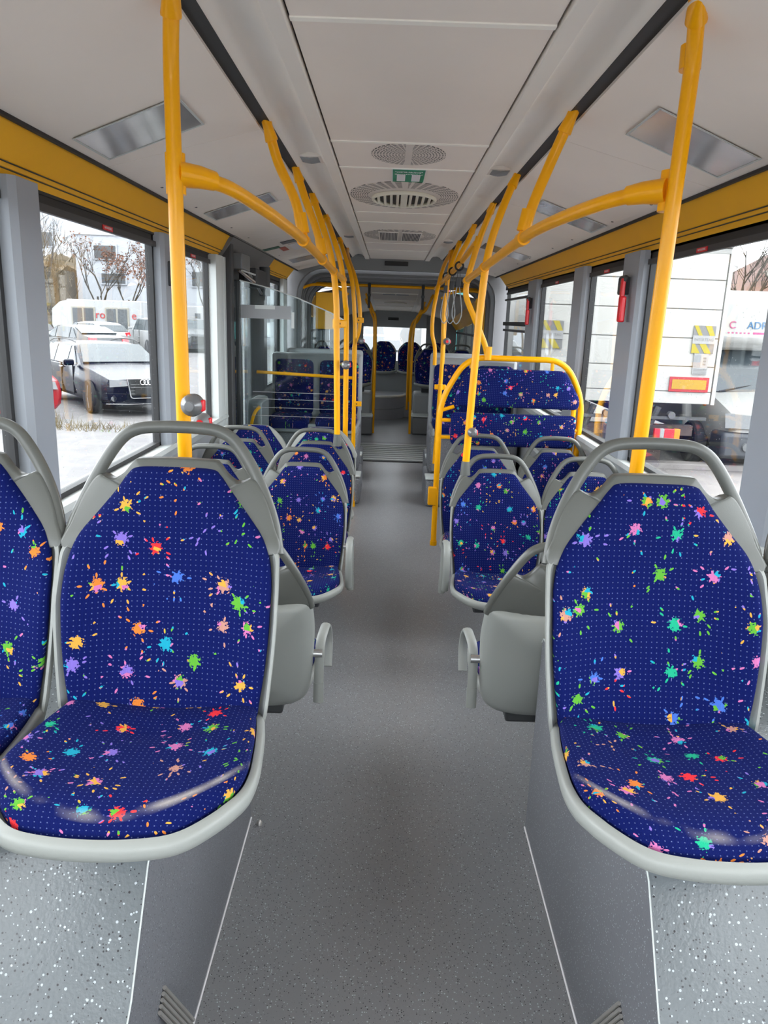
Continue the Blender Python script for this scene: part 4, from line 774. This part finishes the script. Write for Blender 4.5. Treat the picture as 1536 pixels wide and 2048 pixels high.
def car(kind, paint, loc, rot, label, hw=.9, detail=0, group='parked cars', cat='car'):
    t = thing('parked_car', label, cat, loc, rot, group); P = PRO[kind]; zb = .22
    loops = []
    for i, (x, w0, zt_) in enumerate(P):
        belt = min(zt_, {'suv': 1.12, 'wagon': .87}.get(kind, .93)+.02); e = 1.0 if 0 < i < len(P)-1 else .88
        f = (1.0 if -1.6 < x < 1.4 else .95 if abs(x) < 2.1 else .86)*hw*e
        cab = zt_ > belt+.15; wr = f*.78 if cab else f*.92
        L = [(0, zb), (f*.85, zb), (f*.97, zb+.1), (f, .5*(zb+belt)), (f*.97, belt-.03 if zt_ > .8 else zt_*.92), (f*.93, belt if cab else (belt+zt_)/2), (wr, zt_-.05 if cab else zt_-.015), (wr*.75, zt_-.01), (0, zt_)]
        L += [(-y, z) for y, z in reversed(L[1:-1])]
        loops.append([(x, y, z) for y, z in L])
    MB().rings(loops).build('body', paint, t, ang=35)
    # glazing laid on the same surfaces
    def q(a, b, c, d, nm, m, off):
        o = Vector(off); MB().add([Vector(p)+o for p in (a, b, c, d)]+[Vector(p)-o for p in (a, b, c, d)], [(0, 1, 2, 3), (4, 7, 6, 5), (0, 4, 5, 1), (1, 5, 6, 2), (2, 6, 7, 3), (3, 7, 4, 0)]).build(nm, m, t)
    belt = {'suv': 1.12, 'wagon': .87}.get(kind, .93)+.02
    a0, a1 = P[4], P[5]; r0, r1 = P[-3], P[-2]
    wb, wt = hw*.86, hw*.70
    q((a0[0]-.05, wb, a0[2]+.0), (a0[0]-.05, -wb, a0[2]+.0), (a1[0]+.06, -wt, a1[2]-.03), (a1[0]+.06, wt, a1[2]-.03), 'windscreen', M['cglass'], (.02, 0, .03))
    if kind == 'sedan': r0, r1 = P[-4], P[-3]
    q((r0[0]-.0, wt, r0[2]-.03), (r0[0]-.0, -wt, r0[2]-.03), (r1[0]+.03, -wb*.95, r1[2]+.03), (r1[0]+.03, wb*.95, r1[2]+.03), 'rear_window', M['cglass'], (-.02, 0, .025))
    zt_ = P[6][2]-.09
    for s in (-1, 1):
        xs = [a0[0]-.22, .02, -.95, P[-3][0]+.12]; xt = [a1[0]-.02, .02, -.95, P[-3][0]+.32 if kind != 'sedan' else -1.05]
        for i in range(3):
            if kind == 'sedan' and i == 2: xs[3] = -1.45; 
            q((xs[i]-.03, s*hw*.945, belt+.01), (xs[i+1]+.03, s*hw*.945, belt+.01), (min(xt[i+1]+.03, xt[i]-.05), s*hw*.805, zt_), (xt[i]-.03, s*hw*.805, zt_), 'side_window', M['cglass'], (0, .012, .004))
        q((P[1][0]-.02, s*hw*.78, .72 if kind != 'suv' else .9), (P[1][0]+.0, s*hw*.42, .70 if kind != 'suv' else .88), (P[1][0]+.05, s*hw*.42, .60 if kind != 'suv' else .76), (P[1][0]+.03, s*hw*.80, .58 if kind != 'suv' else .74), 'headlamp', M['lamp'], (.06, s*.02, .0))
        q((P[-2][0]+.02, s*hw*.90, P[-2][2]), (P[-2][0]-.03, s*hw*.60, P[-2][2]-.02), (P[-2][0]-.08, s*hw*.60, P[-2][2]-.18), (P[-2][0]-.03, s*hw*.92, P[-2][2]-.16), 'tail_lamp', M['taill'], (.04, 0, .0))
        MB().box(a0[0]-.32, a0[0]-.18, *sorted((s*hw*1.0, s*(hw+.2))), belt-.0, belt+.12).build('wing_mirror', paint, t, bevel=.03)
        MB().box(-.35, -.15, *sorted((s*hw*.99, s*(hw*1.0+.03))), .80, .83).build('door_handle', M['chrome'] if paint in (M['navy'],) else paint, t, bevel=.006)
        for x in (P[0][0]*.62, -P[0][0]*.60): wheel(t, x, s*(hw-.10), side=s, r=.33 if kind != 'suv' else .38)
        MB().box(a0[0]-.36, a0[0]-.355, *sorted((s*hw*.97, s*(hw*1.004))), .3, belt).build('door_gap', M['black'], t); MB().box(-.28, -.275, *sorted((s*hw*.97, s*(hw*1.004))), .3, belt).build('door_gap', M['black'], t)
    x = P[0][0]
    MB().box(x-.12, x-.01, -hw*.7, hw*.7, .26, .42).build('lower_grille', M['black'], t, bevel=.02)
    MB().box(x-.10, x+.012, -.36, .36, .40, .72 if kind != 'suv' else .85).build('grille', M['black'], t, bevel=.02)
    if detail:
        MB().tube(fillet([(x+.02, -.40, .73), (x+.02, .40, .73), (x+.03, .34, .36), (x+.03, -.34, .36), (x+.02, -.40, .73)], .05), .014, n=6).build('grille_surround', M['chrome'], t)
        for z in (.44, .50, .56, .62): MB().box(x+.005, x+.02, -.34, .34, z, z+.012).build('grille_bar', M['signgrey'], t)
        for i in range(4):
            n = 18; c = -.105+i*.07; MB().tube([(x+.035, c+.048*math.cos(2*PI*k/n), .665+.048*math.sin(2*PI*k/n)) for k in range(n+1)], .008, n=6, cap=False).build('ring_badge', M['chrome'], t)
        MB().box(x+.03, x+.04, -.26, .26, .44, .55).build('plate_holder', M['black'], t); MB().tube([(x+.0, -.82, .27), (x+.04, -.4, .25), (x+.05, 0, .25), (x+.04, .4, .25), (x+.0, .82, .27)], .012, n=6).build('chrome_lip', M['chrome'], t)
        for s in (-1, 1):
            MB().lathe([(.001, x+.0), (.05, x+.0), (.055, x-.03)], (0, s*.66, .36), 'x', 14).build('fog_lamp', M['lamp'], t)
            MB().tube(cr([(-1.9, s*.66, 1.28), (-1.3, s*.70, 1.36), (-.4, s*.70, 1.38), (.1, s*.68, 1.33)], 4), .014, n=6).build('roof_rail', M['black'], t)
    return t
def heading(fx, fy): return math.atan2(fy, fx)
h = heading(.62, -.785)
car('wagon', M['navy'], (-6.88+.62*.1+.78*.8, 16.2-.785*.1+.62*.8, GZ), h, 'dark navy estate car with four ring badge, seen through the left window', detail=1)
car('hatch', M['redcar'], (-8.05, 14.25, GZ), heading(.80, -.6), 'bright red car cut off behind the left window pillar')
car('suv', M['slate'], (-15.4, 28.0, GZ), heading(-.9, .2), 'dark slate hatchback behind the navy estate car', hw=.88)
car('sedan', M['silver'], (-12.4, 30.2, GZ), heading(-.8, .6), 'silver saloon parked between the dark hatchback and white cars')
car('hatch', M['cwhite'], (-16.3, 33.5, GZ), heading(-.80, .6), 'white hatchback beyond the silver saloon', hw=.86)
car('suv', M['cwhite'], (-11.6, 37.5, GZ), heading(-.6, .8), 'white compact car farthest right of the parked row', hw=.8)
car('hatch', M['cwhite'], (-14.2, 36.5, GZ), heading(-.8, .6), 'white hatchback in the middle of the parked row', hw=.86)
car('suv', M['silver'], (-10.8, 42.0, GZ), heading(.35, -.93), 'silver pickup seen in the narrow window before the door')
car('sedan', M['silver'], (-.45, 22.5, GZ+.15), heading(.02, -1), 'grey car framed by the rear window')
# white site trailer
t = thing('site_trailer', 'long white site trailer with cream windows and red letters', 'trailer', (-12.2, 40.0, GZ)); D = 40/26
X0, X1 = -5.2, 2.0  # local
tz0, tz1 = .6, 2.55
b = MB(); b.box(-4.6, -.75, 0, 2.3, .5, 2.5); b.build('trailer_body', M['cwhite'], t, bevel=.05)
b = MB().prism([(-4.6, .8), (-4.6, 2.45), (-5.0, 2.35), (-5.4, 2.0), (-5.45, 1.2), (-5.3, .8)], lambda u, q, w_: (u, w_, q), .1, 2.2); b.build('trailer_nose', M['cwhite'], t)
for x in (-3.75, -2.0):
    f = MB().box(x-.62, x+.62, -.05, .02, 1.0, 2.15).build('window_frame', M['extbeige'], t, bevel=.02)
    for k in (-1, 1): MB().box(x+k*.29-.24, x+k*.29+.24, -.07, -.04, 1.08, 2.07).build('window_pane', M['winglass'], f)
FX = lambda x, z, y=-.03: basis((x, y, z), (1, 0, 0), (0, 0, 1))
text_mesh('red_letters', 'ro', .55, M['reflr'], FX(-2.87, 1.75), t, .01); text_mesh('red_letters', 'e', .55, M['reflr'], FX(-1.12, 1.75), t, .01); text_mesh('grey_letters', 'www', .26, M['extgrey'], FX(-2.87, 1.25), t, .01)
for x in (-3.9, -1.5): wheel(t, x, .1, r=.3, side=-1)
t = thing('site_cabin', 'white site cabin with grey door right of the trailer', 'cabin', (-11.8, 44.5, GZ)); MB().box(-.9, 1.6, 0, 2, 0, 2.4).build('cabin_body', M['cwhite'], t, bevel=.04); MB().box(-.7, -.1, -.04, .02, .1, 2.1).build('cabin_door', M['wall'], t); MB().box(.5, .8, -.04, .02, .8, 2.0).build('cabin_window', M['winglass'], t)
# buildings
def building(label, loc, wx, dy, hz, wins, rot=0, m='facade', roof=None):
    t = thing('building', label, 'building', loc, rot); MB().box(0, wx, 0, dy, 0, hz).build('wall', M[m], t, smooth=False)
    MB().box(-.1, wx+.1, -.1, dy+.1, hz, hz+.25).build('roof_edge', M['wall'], t)
    for x, z, a, b_ in wins:
        f = MB().box(x, x+a, -.12, .02, z, z+b_).build('window', M['facade'], t)
        k = max(1, round(a/1.2))
        for i in range(k): MB().box(x+.1+i*(a-.1)/k, x+(i+1)*(a-.1)/k, -.15, -.11, z+.1, z+b_-.1).build('pane', M['winglass'], f)
    return t
building('white rendered block with window rows behind the bare trees', (-21.0, 52, GZ), 9.5, 10, 6.75, [(1.6, 3.65, 1.75, .8), (1.2, 5.2, 1.6, 1.0), (4.95, 4.6, 1.2, 1.2), (5.2, 2.9, 1.2, 1.1), (7.6, 3.65, 1.2, 1.1)])
building('pale low building behind the site cabin', (-10.4, 54, GZ), 12, 8, 4.0, [(1, 1.5, 1.5, 1.4), (4, 1.5, 1.5, 1.4), (7.5, 1.5, 1.5, 1.4)])
building('pale hillside house far behind the left window', (-40, 80, GZ+6), 12, 8, 6, [(1, 2, 1.6, 1.5), (4, 2, 1.6, 1.5), (8, 2, 1.6, 1.5)])
t = building('brown roofed house behind the camper', (22.6, 50, GZ), 14, 10, 4.0, [(1, 1.8, 1.4, 1.6), (4, 1.8, 1.4, 1.6), (7.5, 1.8, 1.4, 1.6)], m='extbeige')
b = MB(); b.add([(-.6, -.6, 4.2), (14.6, -.6, 4.2), (14.6, 10.6, 4.2), (-.6, 10.6, 4.2), (3.5, 5, 7.4), (11, 5, 7.4)], [(0, 1, 5, 4), (1, 2, 5), (2, 3, 4, 5), (3, 0, 4), (0, 3, 2, 1)]); b.build('roof', M['roof'], t, smooth=False)
MB().box(2, 3.6, .1, 3.5, 4.4, 6.0).build('dormer', M['extbeige'], t)
# hedge bank: bumpy mass of twigs
def hedge(label, x0, x1, y, z0, h, n, cat='hedge', m='hedge', dep=3):
    b = MB(); 
    for i in range(n):
        x = random.uniform(x0, x1); yy = y+random.uniform(0, dep); zz = z0+random.uniform(0, h); a = random.uniform(0, PI); l = random.uniform(.5, 1.5)
        d = Vector((math.cos(a)*.6, random.uniform(-.3, .3), abs(math.sin(a))+.3)).normalized(); p = Vector((x, yy, zz)); e = p+d*l; s_ = Vector((.02, .015, 0))
        b.add([p-s_, p+s_, e, p+Vector((0, .03, .01))], [(0, 1, 2), (1, 3, 2), (3, 0, 2)])
    o = b.build('hedge', M[m], smooth=False); o['kind'] = 'stuff'; tag(o, label, cat); return o
def bank(label, x0, x1, y0, y1, h, m):
    nx, ny = 40, 8; v = []; f = []
    for i in range(nx+1):
        for j in range(ny+1):
            x = x0+(x1-x0)*i/nx; y = y0+(y1-y0)*j/ny; e = min(1, i/4, (nx-i)/4); v.append((x, y, GZ+h*(j/ny)**.6*e*(.9+.2*random.random())-.1))
    for i in range(nx):
        for j in range(ny): k_ = i*(ny+1)+j; f.append((k_, k_+1, k_+ny+2, k_+ny+1))
    v += [(x0, y1, GZ-.1), (x1, y1, GZ-.1)]
    o = MB().add(v, f).build('earth_bank', M[m]); tag(o, label, 'bank'); return o
bank('brown winter bank behind the trailer at the left', -38, -20.5, 43, 60, 6.0, 'hedge')
hedge('dense bare twigs covering the brown bank', -36, -20.8, 44, GZ, 6.2, 5200, dep=8)
# bare trees
def tree(label, loc, h, seed, leaf=0, spread=.5, depth=5):
    rnd = random.Random(seed); t = thing('bare_tree', label, 'tree', loc, 0, 'bare winter trees'); b = MB(); lf_ = MB()
    def br(p, d, l, r, k):
        q = p+d*l*.5+Vector((rnd.uniform(-.05, .05)*l, rnd.uniform(-.05, .05)*l, 0)); e = p+d*l
        b.tube([p, q, e], [r, r*.85, r*.62], n=4 if k < 3 else 6, cap=False)
        if k == 0:
            if leaf and rnd.random() < leaf:
                for _ in range(4):
                    c = e+Vector((rnd.uniform(-.2, .2), rnd.uniform(-.2, .2), rnd.uniform(-.3, .1))); u = Vector((rnd.uniform(-1, 1), rnd.uniform(-1, 1), rnd.uniform(-1, 1))).normalized()*.06; w2 = Vector((rnd.uniform(-1, 1), rnd.uniform(-1, 1), rnd.uniform(-1, 1))).normalized()*.06
                    lf_.add([c-u, c+w2, c+u, c-w2], [(0, 1, 2, 3)])
            return
        for _ in range(3 if k > 1 else 4):
            a = rnd.uniform(0, 2*PI); s_ = spread*rnd.uniform(.5, 1.3); nd_ = (d+Vector((math.cos(a)*s_, math.sin(a)*s_, rnd.uniform(-.1, .25)))).normalized(); o = p+(e-p)*rnd.uniform(.55, 1)
            br(o, nd_, l*rnd.uniform(.55, .82), r*.55, k-1)
    br(Vector((0, 0, 0)), Vector((rnd.uniform(-.08, .08), 0, 1)).normalized(), h*.32, h*.0105, depth)
    o = b.build('branches', M['bark'], t, smooth=False)
    if lf_.v: o = lf_.build('dry_leaves', M['leaf'], t, smooth=False); o['kind'] = 'stuff'
    return t
tree('tall bare tree left of the white block', (-18.4, 42.0, GZ), 9.5, 3, .0); tree('forked bare tree in front of the white block', (-17.1, 45.0, GZ), 8.6, 5, .2); tree('bare tree with brown leaves before the white block', (-15.4, 45.5, GZ), 8.2, 11, .8)
tree('bare tree at the right end of the white block', (-10.8, 45, GZ), 8.0, 17, .2, .6); tree('tall bare tree in the narrow window before the door', (-11.0, 50, GZ), 10, 23, .9, .45); tree('leafy brown tree beside the pickup', (-12.6, 52, GZ), 9, 29, .9, .5)
tree('bare tree at far left by the brown bank', (-23.5, 44, GZ), 9, 31, .1, .6); tree('bare tree behind the truck and camper on the right', (14.6, 33, GZ), 9, 37, 0, .6); tree('thin bare tree to the right above the camper', (16.2, 35, GZ), 8.5, 41, 0, .6); tree('bare tree behind the rear window car', (-6, 36, GZ), 8, 43, .1, .6)
# dry grass tuft by the kerb
b = MB()
for i in range(260):
    x = -6.3+random.random()*1.8; y = 12.9+random.uniform(-.35, .35); h_ = random.uniform(.08, .32)*(1.3 if x < -5.6 else .6); dx = random.uniform(-.15, .15)
    b.add([(x-.006, y, GZ), (x+.006, y, GZ), (x+dx, y+random.uniform(-.1, .1), GZ+h_)], [(0, 1, 2)])
o = b.build('dry_grass', M['straw'], smooth=False); o['kind'] = 'stuff'; tag(o, 'tuft of dry yellow grass on the asphalt by the red car', 'grass')
# ---------------------------------------------------------------- box truck on the right, tail towards us
t = thing('box_truck', 'white box truck seen from behind with raised tail lift', 'truck', (3.17, 10.5, GZ)); z0 = .66-GZ
MB().box(-1.25, 1.25, .12, 7.5, z0+.05, 3.9).build('cargo_box', M['trk'], t, bevel=.02)
tl = MB().box(-1.25, 1.25, .02, .10, z0, 3.07).build('tail_lift', M['trk'], t, bevel=.01)
hs = [z0, z0+.17, z0+.51, z0+.89, z0+1.27, z0+1.65, 3.05]
for a, c in zip(hs[:-1], hs[1:]): MB().box(-1.235, 1.235, -.012, .03, a+.006, c-.006).build('lift_panel', M['trk'], tl, bevel=.006)
MB().box(-1.27, 1.27, -.04, .10, 3.07, 3.15).build('roof_ledge', M['trk'], t, bevel=.01); MB().box(-1.25, 1.25, -.02, .10, 3.0, 3.06).build('seal', M['trkd'], t); MB().box(1.16, 1.22, .06, .14, 3.15, 3.9).build('corner_post', M['trkd'], t)
for i in range(9): MB().lathe([(.001, -.05), (.012, -.05), (.012, -.03)], (-1.1+i*.27, 0, 3.11), 'y', 8).build('rivet', M['trkd'], t)
MB().box(1.25, 1.30, -.02, .08, z0, 3.07).build('corner_rail', M['trk'], t)
for s in (-1, 1):
    f = thing('warning_flag', 'yellow and grey striped warning flag on the %s of the truck tail lift' % ('left' if s < 0 else 'right'), 'sign', (3.17+s*1.03, 10.47, 1.53), group='truck warning flags')
    MB().box(-.15, .15, -.004, .004, -.18, .19).build('flag_sheet', M['signgrey'], f)
    for a, c, w2 in ((-.15, .19, .055), (.0, .19, .085)):
        v = [(a, .19), (a+w2, .19), (a+w2+.08, .05), (a+.08, .05)]; MB().prism(v, lambda u, q, w_: (min(u, .15), w_, q), -.008, -.004).build('stripe', M['yell'], f)
    for a, w2 in ((-.06, .09), (-.15, .03)):
        v = [(a, -.04), (a+w2, -.04), (a+w2+.09, -.175), (a+.09 if a > -.1 else a, -.175)]; MB().prism(v, lambda u, q, w_: (min(u, .15), w_, q), -.008, -.004).build('stripe', M['yell'], f)
    MB().box(-.15, .15, -.011, -.004, -.05, .06).build('name_band', M['extpaper'], f); text_mesh('flag_print', 'INTERTEAG', .05, M['signgrey'], basis((0, -.012, .005), (1, 0, 0), (0, 0, 1)), f, .0005)
f = thing('reflective_plate', 'red bordered yellow reflective plate low on the truck', 'sign', (4.08, 10.47, .93)); MB().box(-.27, .27, -.006, .006, -.10, .10).build('red_border', M['reflr'], f); MB().box(-.235, .235, -.010, -.004, -.065, .065).build('yellow_field', M['refl'], f)
f = thing('instruction_label', 'white instruction sticker with small pictures above the reflective plate', 'sticker', (4.20, 10.47, 1.21)); MB().box(-.10, .10, -.004, .004, -.14, .14).build('label_sheet', M['extpaper'], f); MB().box(-.09, .0, -.007, -.003, -.04, .12).build('picture', M['mid'], f)
for z in (-.07, -.09, -.11, -.13): MB().box(-.09, .09, -.007, -.003, z, z+.008).build('print_line', M['signgrey'], f)
for z in (.08, .04, .0): MB().box(.03, .07, -.007, -.003, z-.012, z+.012).build('pictogram', M['signgrey'], f)
MB().box(-1.1, 1.1, .1, .22, .55, .70).build('cross_member', M['rust'], t, bevel=.01); MB().box(-1.0, 1.22, -.02, .06, z0-.22, z0-.18).build('underrun_bar', M['dark'], t)
for x in (-.45, .45): MB().box(x-.07, x+.07, .1, 7, .72, .98).build('chassis_rail', M['rust'], t)
for x in (-.35, .55): MB().tube([(x, .02, z0-.05), (x-.08, .05, z0-.3), (x-.22, .2, z0-.55)], .045, n=8).build('lift_arm', M['dark'], t); MB().lathe([(.001, -.04), (.05, -.04), (.05, .05), (.001, .05)], (x+.18, .0, z0-.16), 'y', 14).build('roller', M['extgrey'], t)
for x0, x1, m in ((.52, .60, 'taill'), (.60, .66, 'extpaper'), (.66, .80, 'taill'), (.80, .88, 'amber')): MB().box(x0, x1, -.03, .03, .52, .66).build('tail_light', M[m], t, bevel=.006)
for x in (-.95, .95): o = MB().lathe([(.25, -.15), (.42, -.15), (.45, -.1), (.45, .1), (.42, .15), (.25, .15)], (x, 2.2, .45), 'x', 24).build('tyre', M['tyre'], t)
t2 = thing('rubble_pile', 'rubbish and orange crate under the truck tail', 'debris', (3.6, 11.35, GZ))
MB().box(-.1, .5, -.1, .3, 0, .35).build('crate', M['rust'], t2, bevel=.02); MB().obox((-.4, .1, .12), (1, .2, -.3), .7, .2, .05).build('board', M['orange'], t2); MB().box(-1.2, -.5, 0, .3, 0, .3).build('dark_bin', M['black'], t2, bevel=.03); MB().prism([(.2, .1), (.38, .16), (.2, .24)], lambda u, q, w_: (u, w_, q), -.115, -.10).build('orange_arrow', M['reflr'], t2)
# pink and teal truck beyond, left of the white one
t = thing('painted_truck', 'white truck with pink and teal slanting stripes beyond the white box truck', 'truck', (2.2, 20.0, GZ)); MB().box(-1.2, 1.9, 0, 6, .8, 4.2).build('truck_box', M['trk'], t, bevel=.03)
MB().prism([(-1.0, 1.0), (-.6, 1.0), (.25, 4.1), (-.2, 4.1)], lambda u, q, w_: (u, w_, q), -.03, .0).build('teal_stripe', M['teal'], t); MB().prism([(-1.18, 2.2), (-.85, 2.2), (-.5, 4.1), (-1.18, 4.1)], lambda u, q, w_: (u, w_, q), -.035, .0).build('pink_stripe', M['pink'], t); MB().box(-1.1, 1.8, .5, 5.5, .4, .8).build('chassis', M['dark'], t)
for y in (1.2, 4.6): MB().lathe([(.25, -.15), (.45, -.15), (.45, .15), (.25, .15)], (-1.0, y, .45), 'x', 20).build('tyre', M['tyre'], t)
# ---------------------------------------------------------------- camper van
cv = thing('camper_van', 'white camper van with overcab and grey bumper at the right', 'van', (5.74, 11.25, GZ), heading(.0, -1))
# local x forward, y to the van's left (image right)
MB().prism([(-5.2, .45), (-.55, .45), (-.85, 1.2), (-.85, 1.72), (-.50, 1.74), (-.38, 1.88), (-.42, 2.45), (-.8, 2.62), (-5.2, 2.68)], lambda u, q, w_: (u, w_, q), -1.12, 1.12).build('living_cell', M['white'], cv, bevel=.05)
b = MB(); L = []
for x, f, zt2 in ((-1.2, 1.0, 1.32), (-.9, 1.0, 1.30), (-.35, .98, 1.10), (.15, .92, .92), (.38, .84, .80), (.45, .78, .62)):
    L.append([(x, y, z) for y, z in [(f*.9, .35), (f, .5), (f*.99, zt2-.2), (f*.9, zt2), (0, zt2+.04), (-f*.9, zt2), (-f*.99, zt2-.2), (-f, .5), (-f*.9, .35)]])
b.rings(L).build('cab_body', M['white'], cv)
def quad(t, pts, nm, m, off):
    o = Vector(off); MB().add([Vector(p)+o for p in pts]+[Vector(p)-o for p in pts], [(0, 1, 2, 3), (4, 7, 6, 5), (0, 4, 5, 1), (1, 5, 6, 2), (2, 6, 7, 3), (3, 7, 4, 0)]).build(nm, m, t)
quad(cv, [(-.36, -.93, 1.10), (-.36, .93, 1.10), (-.80, .86, 1.78), (-.80, -.86, 1.78)], 'windscreen', M['cglass'], (.02, 0, .02))
quad(cv, [(-.33, -.98, 1.07), (-.33, .98, 1.07), (-.30, .98, 1.03), (-.30, -.98, 1.03)], 'scuttle', M['dark'], (.03, 0, .01))
MB().tube([(-.32, -.75, 1.12), (-.44, -.1, 1.24)], .012, n=6).build('wiper', M['black'], cv)
MB().box(.05, .52, -.97, .97, .22, .60).build('bumper', M['bumper'], cv, bevel=.06)
MB().box(-1.8, -.85, -1.02, 1.02, .2, .34).build('sill', M['bumper'], cv, bevel=.03)
for s in (-1, 1):
    quad(cv, [(.34, s*.90, .86), (.42, s*.50, .84), (.46, s*.50, .66), (.40, s*.90, .66)], 'headlamp', M['lamp'], (.06, s*.03, 0))
    MB().lathe([(.001, .555), (.06, .555), (.065, .50)], (0, s*.62, .40), 'x', 14).build('fog_lamp', M['lamp'], cv)
    o = MB().lathe([(.19, -.1), (.30, -.1), (.33, -.07), (.33, .07), (.30, .1), (.19, .1)], (-.42, s*1.0, .33), 'y', 28).build('tyre', M['tyre'], cv)
    MB().lathe([(.001, s*.05), (.06, s*.07), (.17, s*.04), (.205, s*.10), (.205, 0), (.001, 0)], (-.42, s*1.0, .33), 'y', 28).build('rim', M['light'], o)
    MB().box(-.75, -.55, *sorted((s*1.0, s*1.14)), 1.25, 1.5).build('mirror', M['dark'], cv, bevel=.03)
MB().lathe([(.001, 0), (.045, 0), (.045, .03), (.001, .03)], (-.2, -1.01, .95), 'y', 12).build('side_marker', M['amber'], cv)
MB().box(.50, .535, -.35, .35, .34, .50).build('lower_grille', M['black'], cv); MB().box(.38, .47, -.42, .42, .64, .72).build('upper_grille', M['black'], cv)
text_mesh('pink_letter', 'C', .15, M['magenta'], basis((-.385, -.66, 2.10), (0, 1, 0), (0, 0, 1)), cv, .003); text_mesh('blue_letters', 'ADRIA', .15, M['blue'], basis((-.385, -.22, 2.10), (0, 1, 0), (0, 0, 1)), cv, .003)
for i in range(6): MB().box(-.42, -.385, -.72+i*.06, -.69+i*.06, 1.98, 2.0).build('pink_dash', M['magenta'], cv)
MB().box(-.42, -.385, -.34, .35, 1.975, 2.005).build('pink_line', M['magenta'], cv)
# truck cab behind the rear window
t = thing('delivery_van', 'white delivery van standing beyond the rear window', 'van', (1.6, 27, GZ)); MB().prism([(-2.6, .4), (1.9, .4), (1.9, 3.4), (-.6, 3.4), (-1.5, 2.2), (-2.6, 1.7)], lambda u, q, w_: (u, w_, q), 0, 2.2).build('body', M['cwhite'], t, bevel=.05)
MB().prism([(-1.4, 2.15), (-.75, 3.0), (.1, 3.0), (.1, 2.1)], lambda u, q, w_: (u, w_, q), -.02, .02).build('side_window', M['cglass'], t); MB().box(1.0, 1.5, -.03, .0, 2.0, 3.1).build('rear_side_window', M['cglass'], t)
for x in (-1.7, 1.2): wheel(t, x, .1, r=.36, side=-1)
bpy.context.view_layer.update()
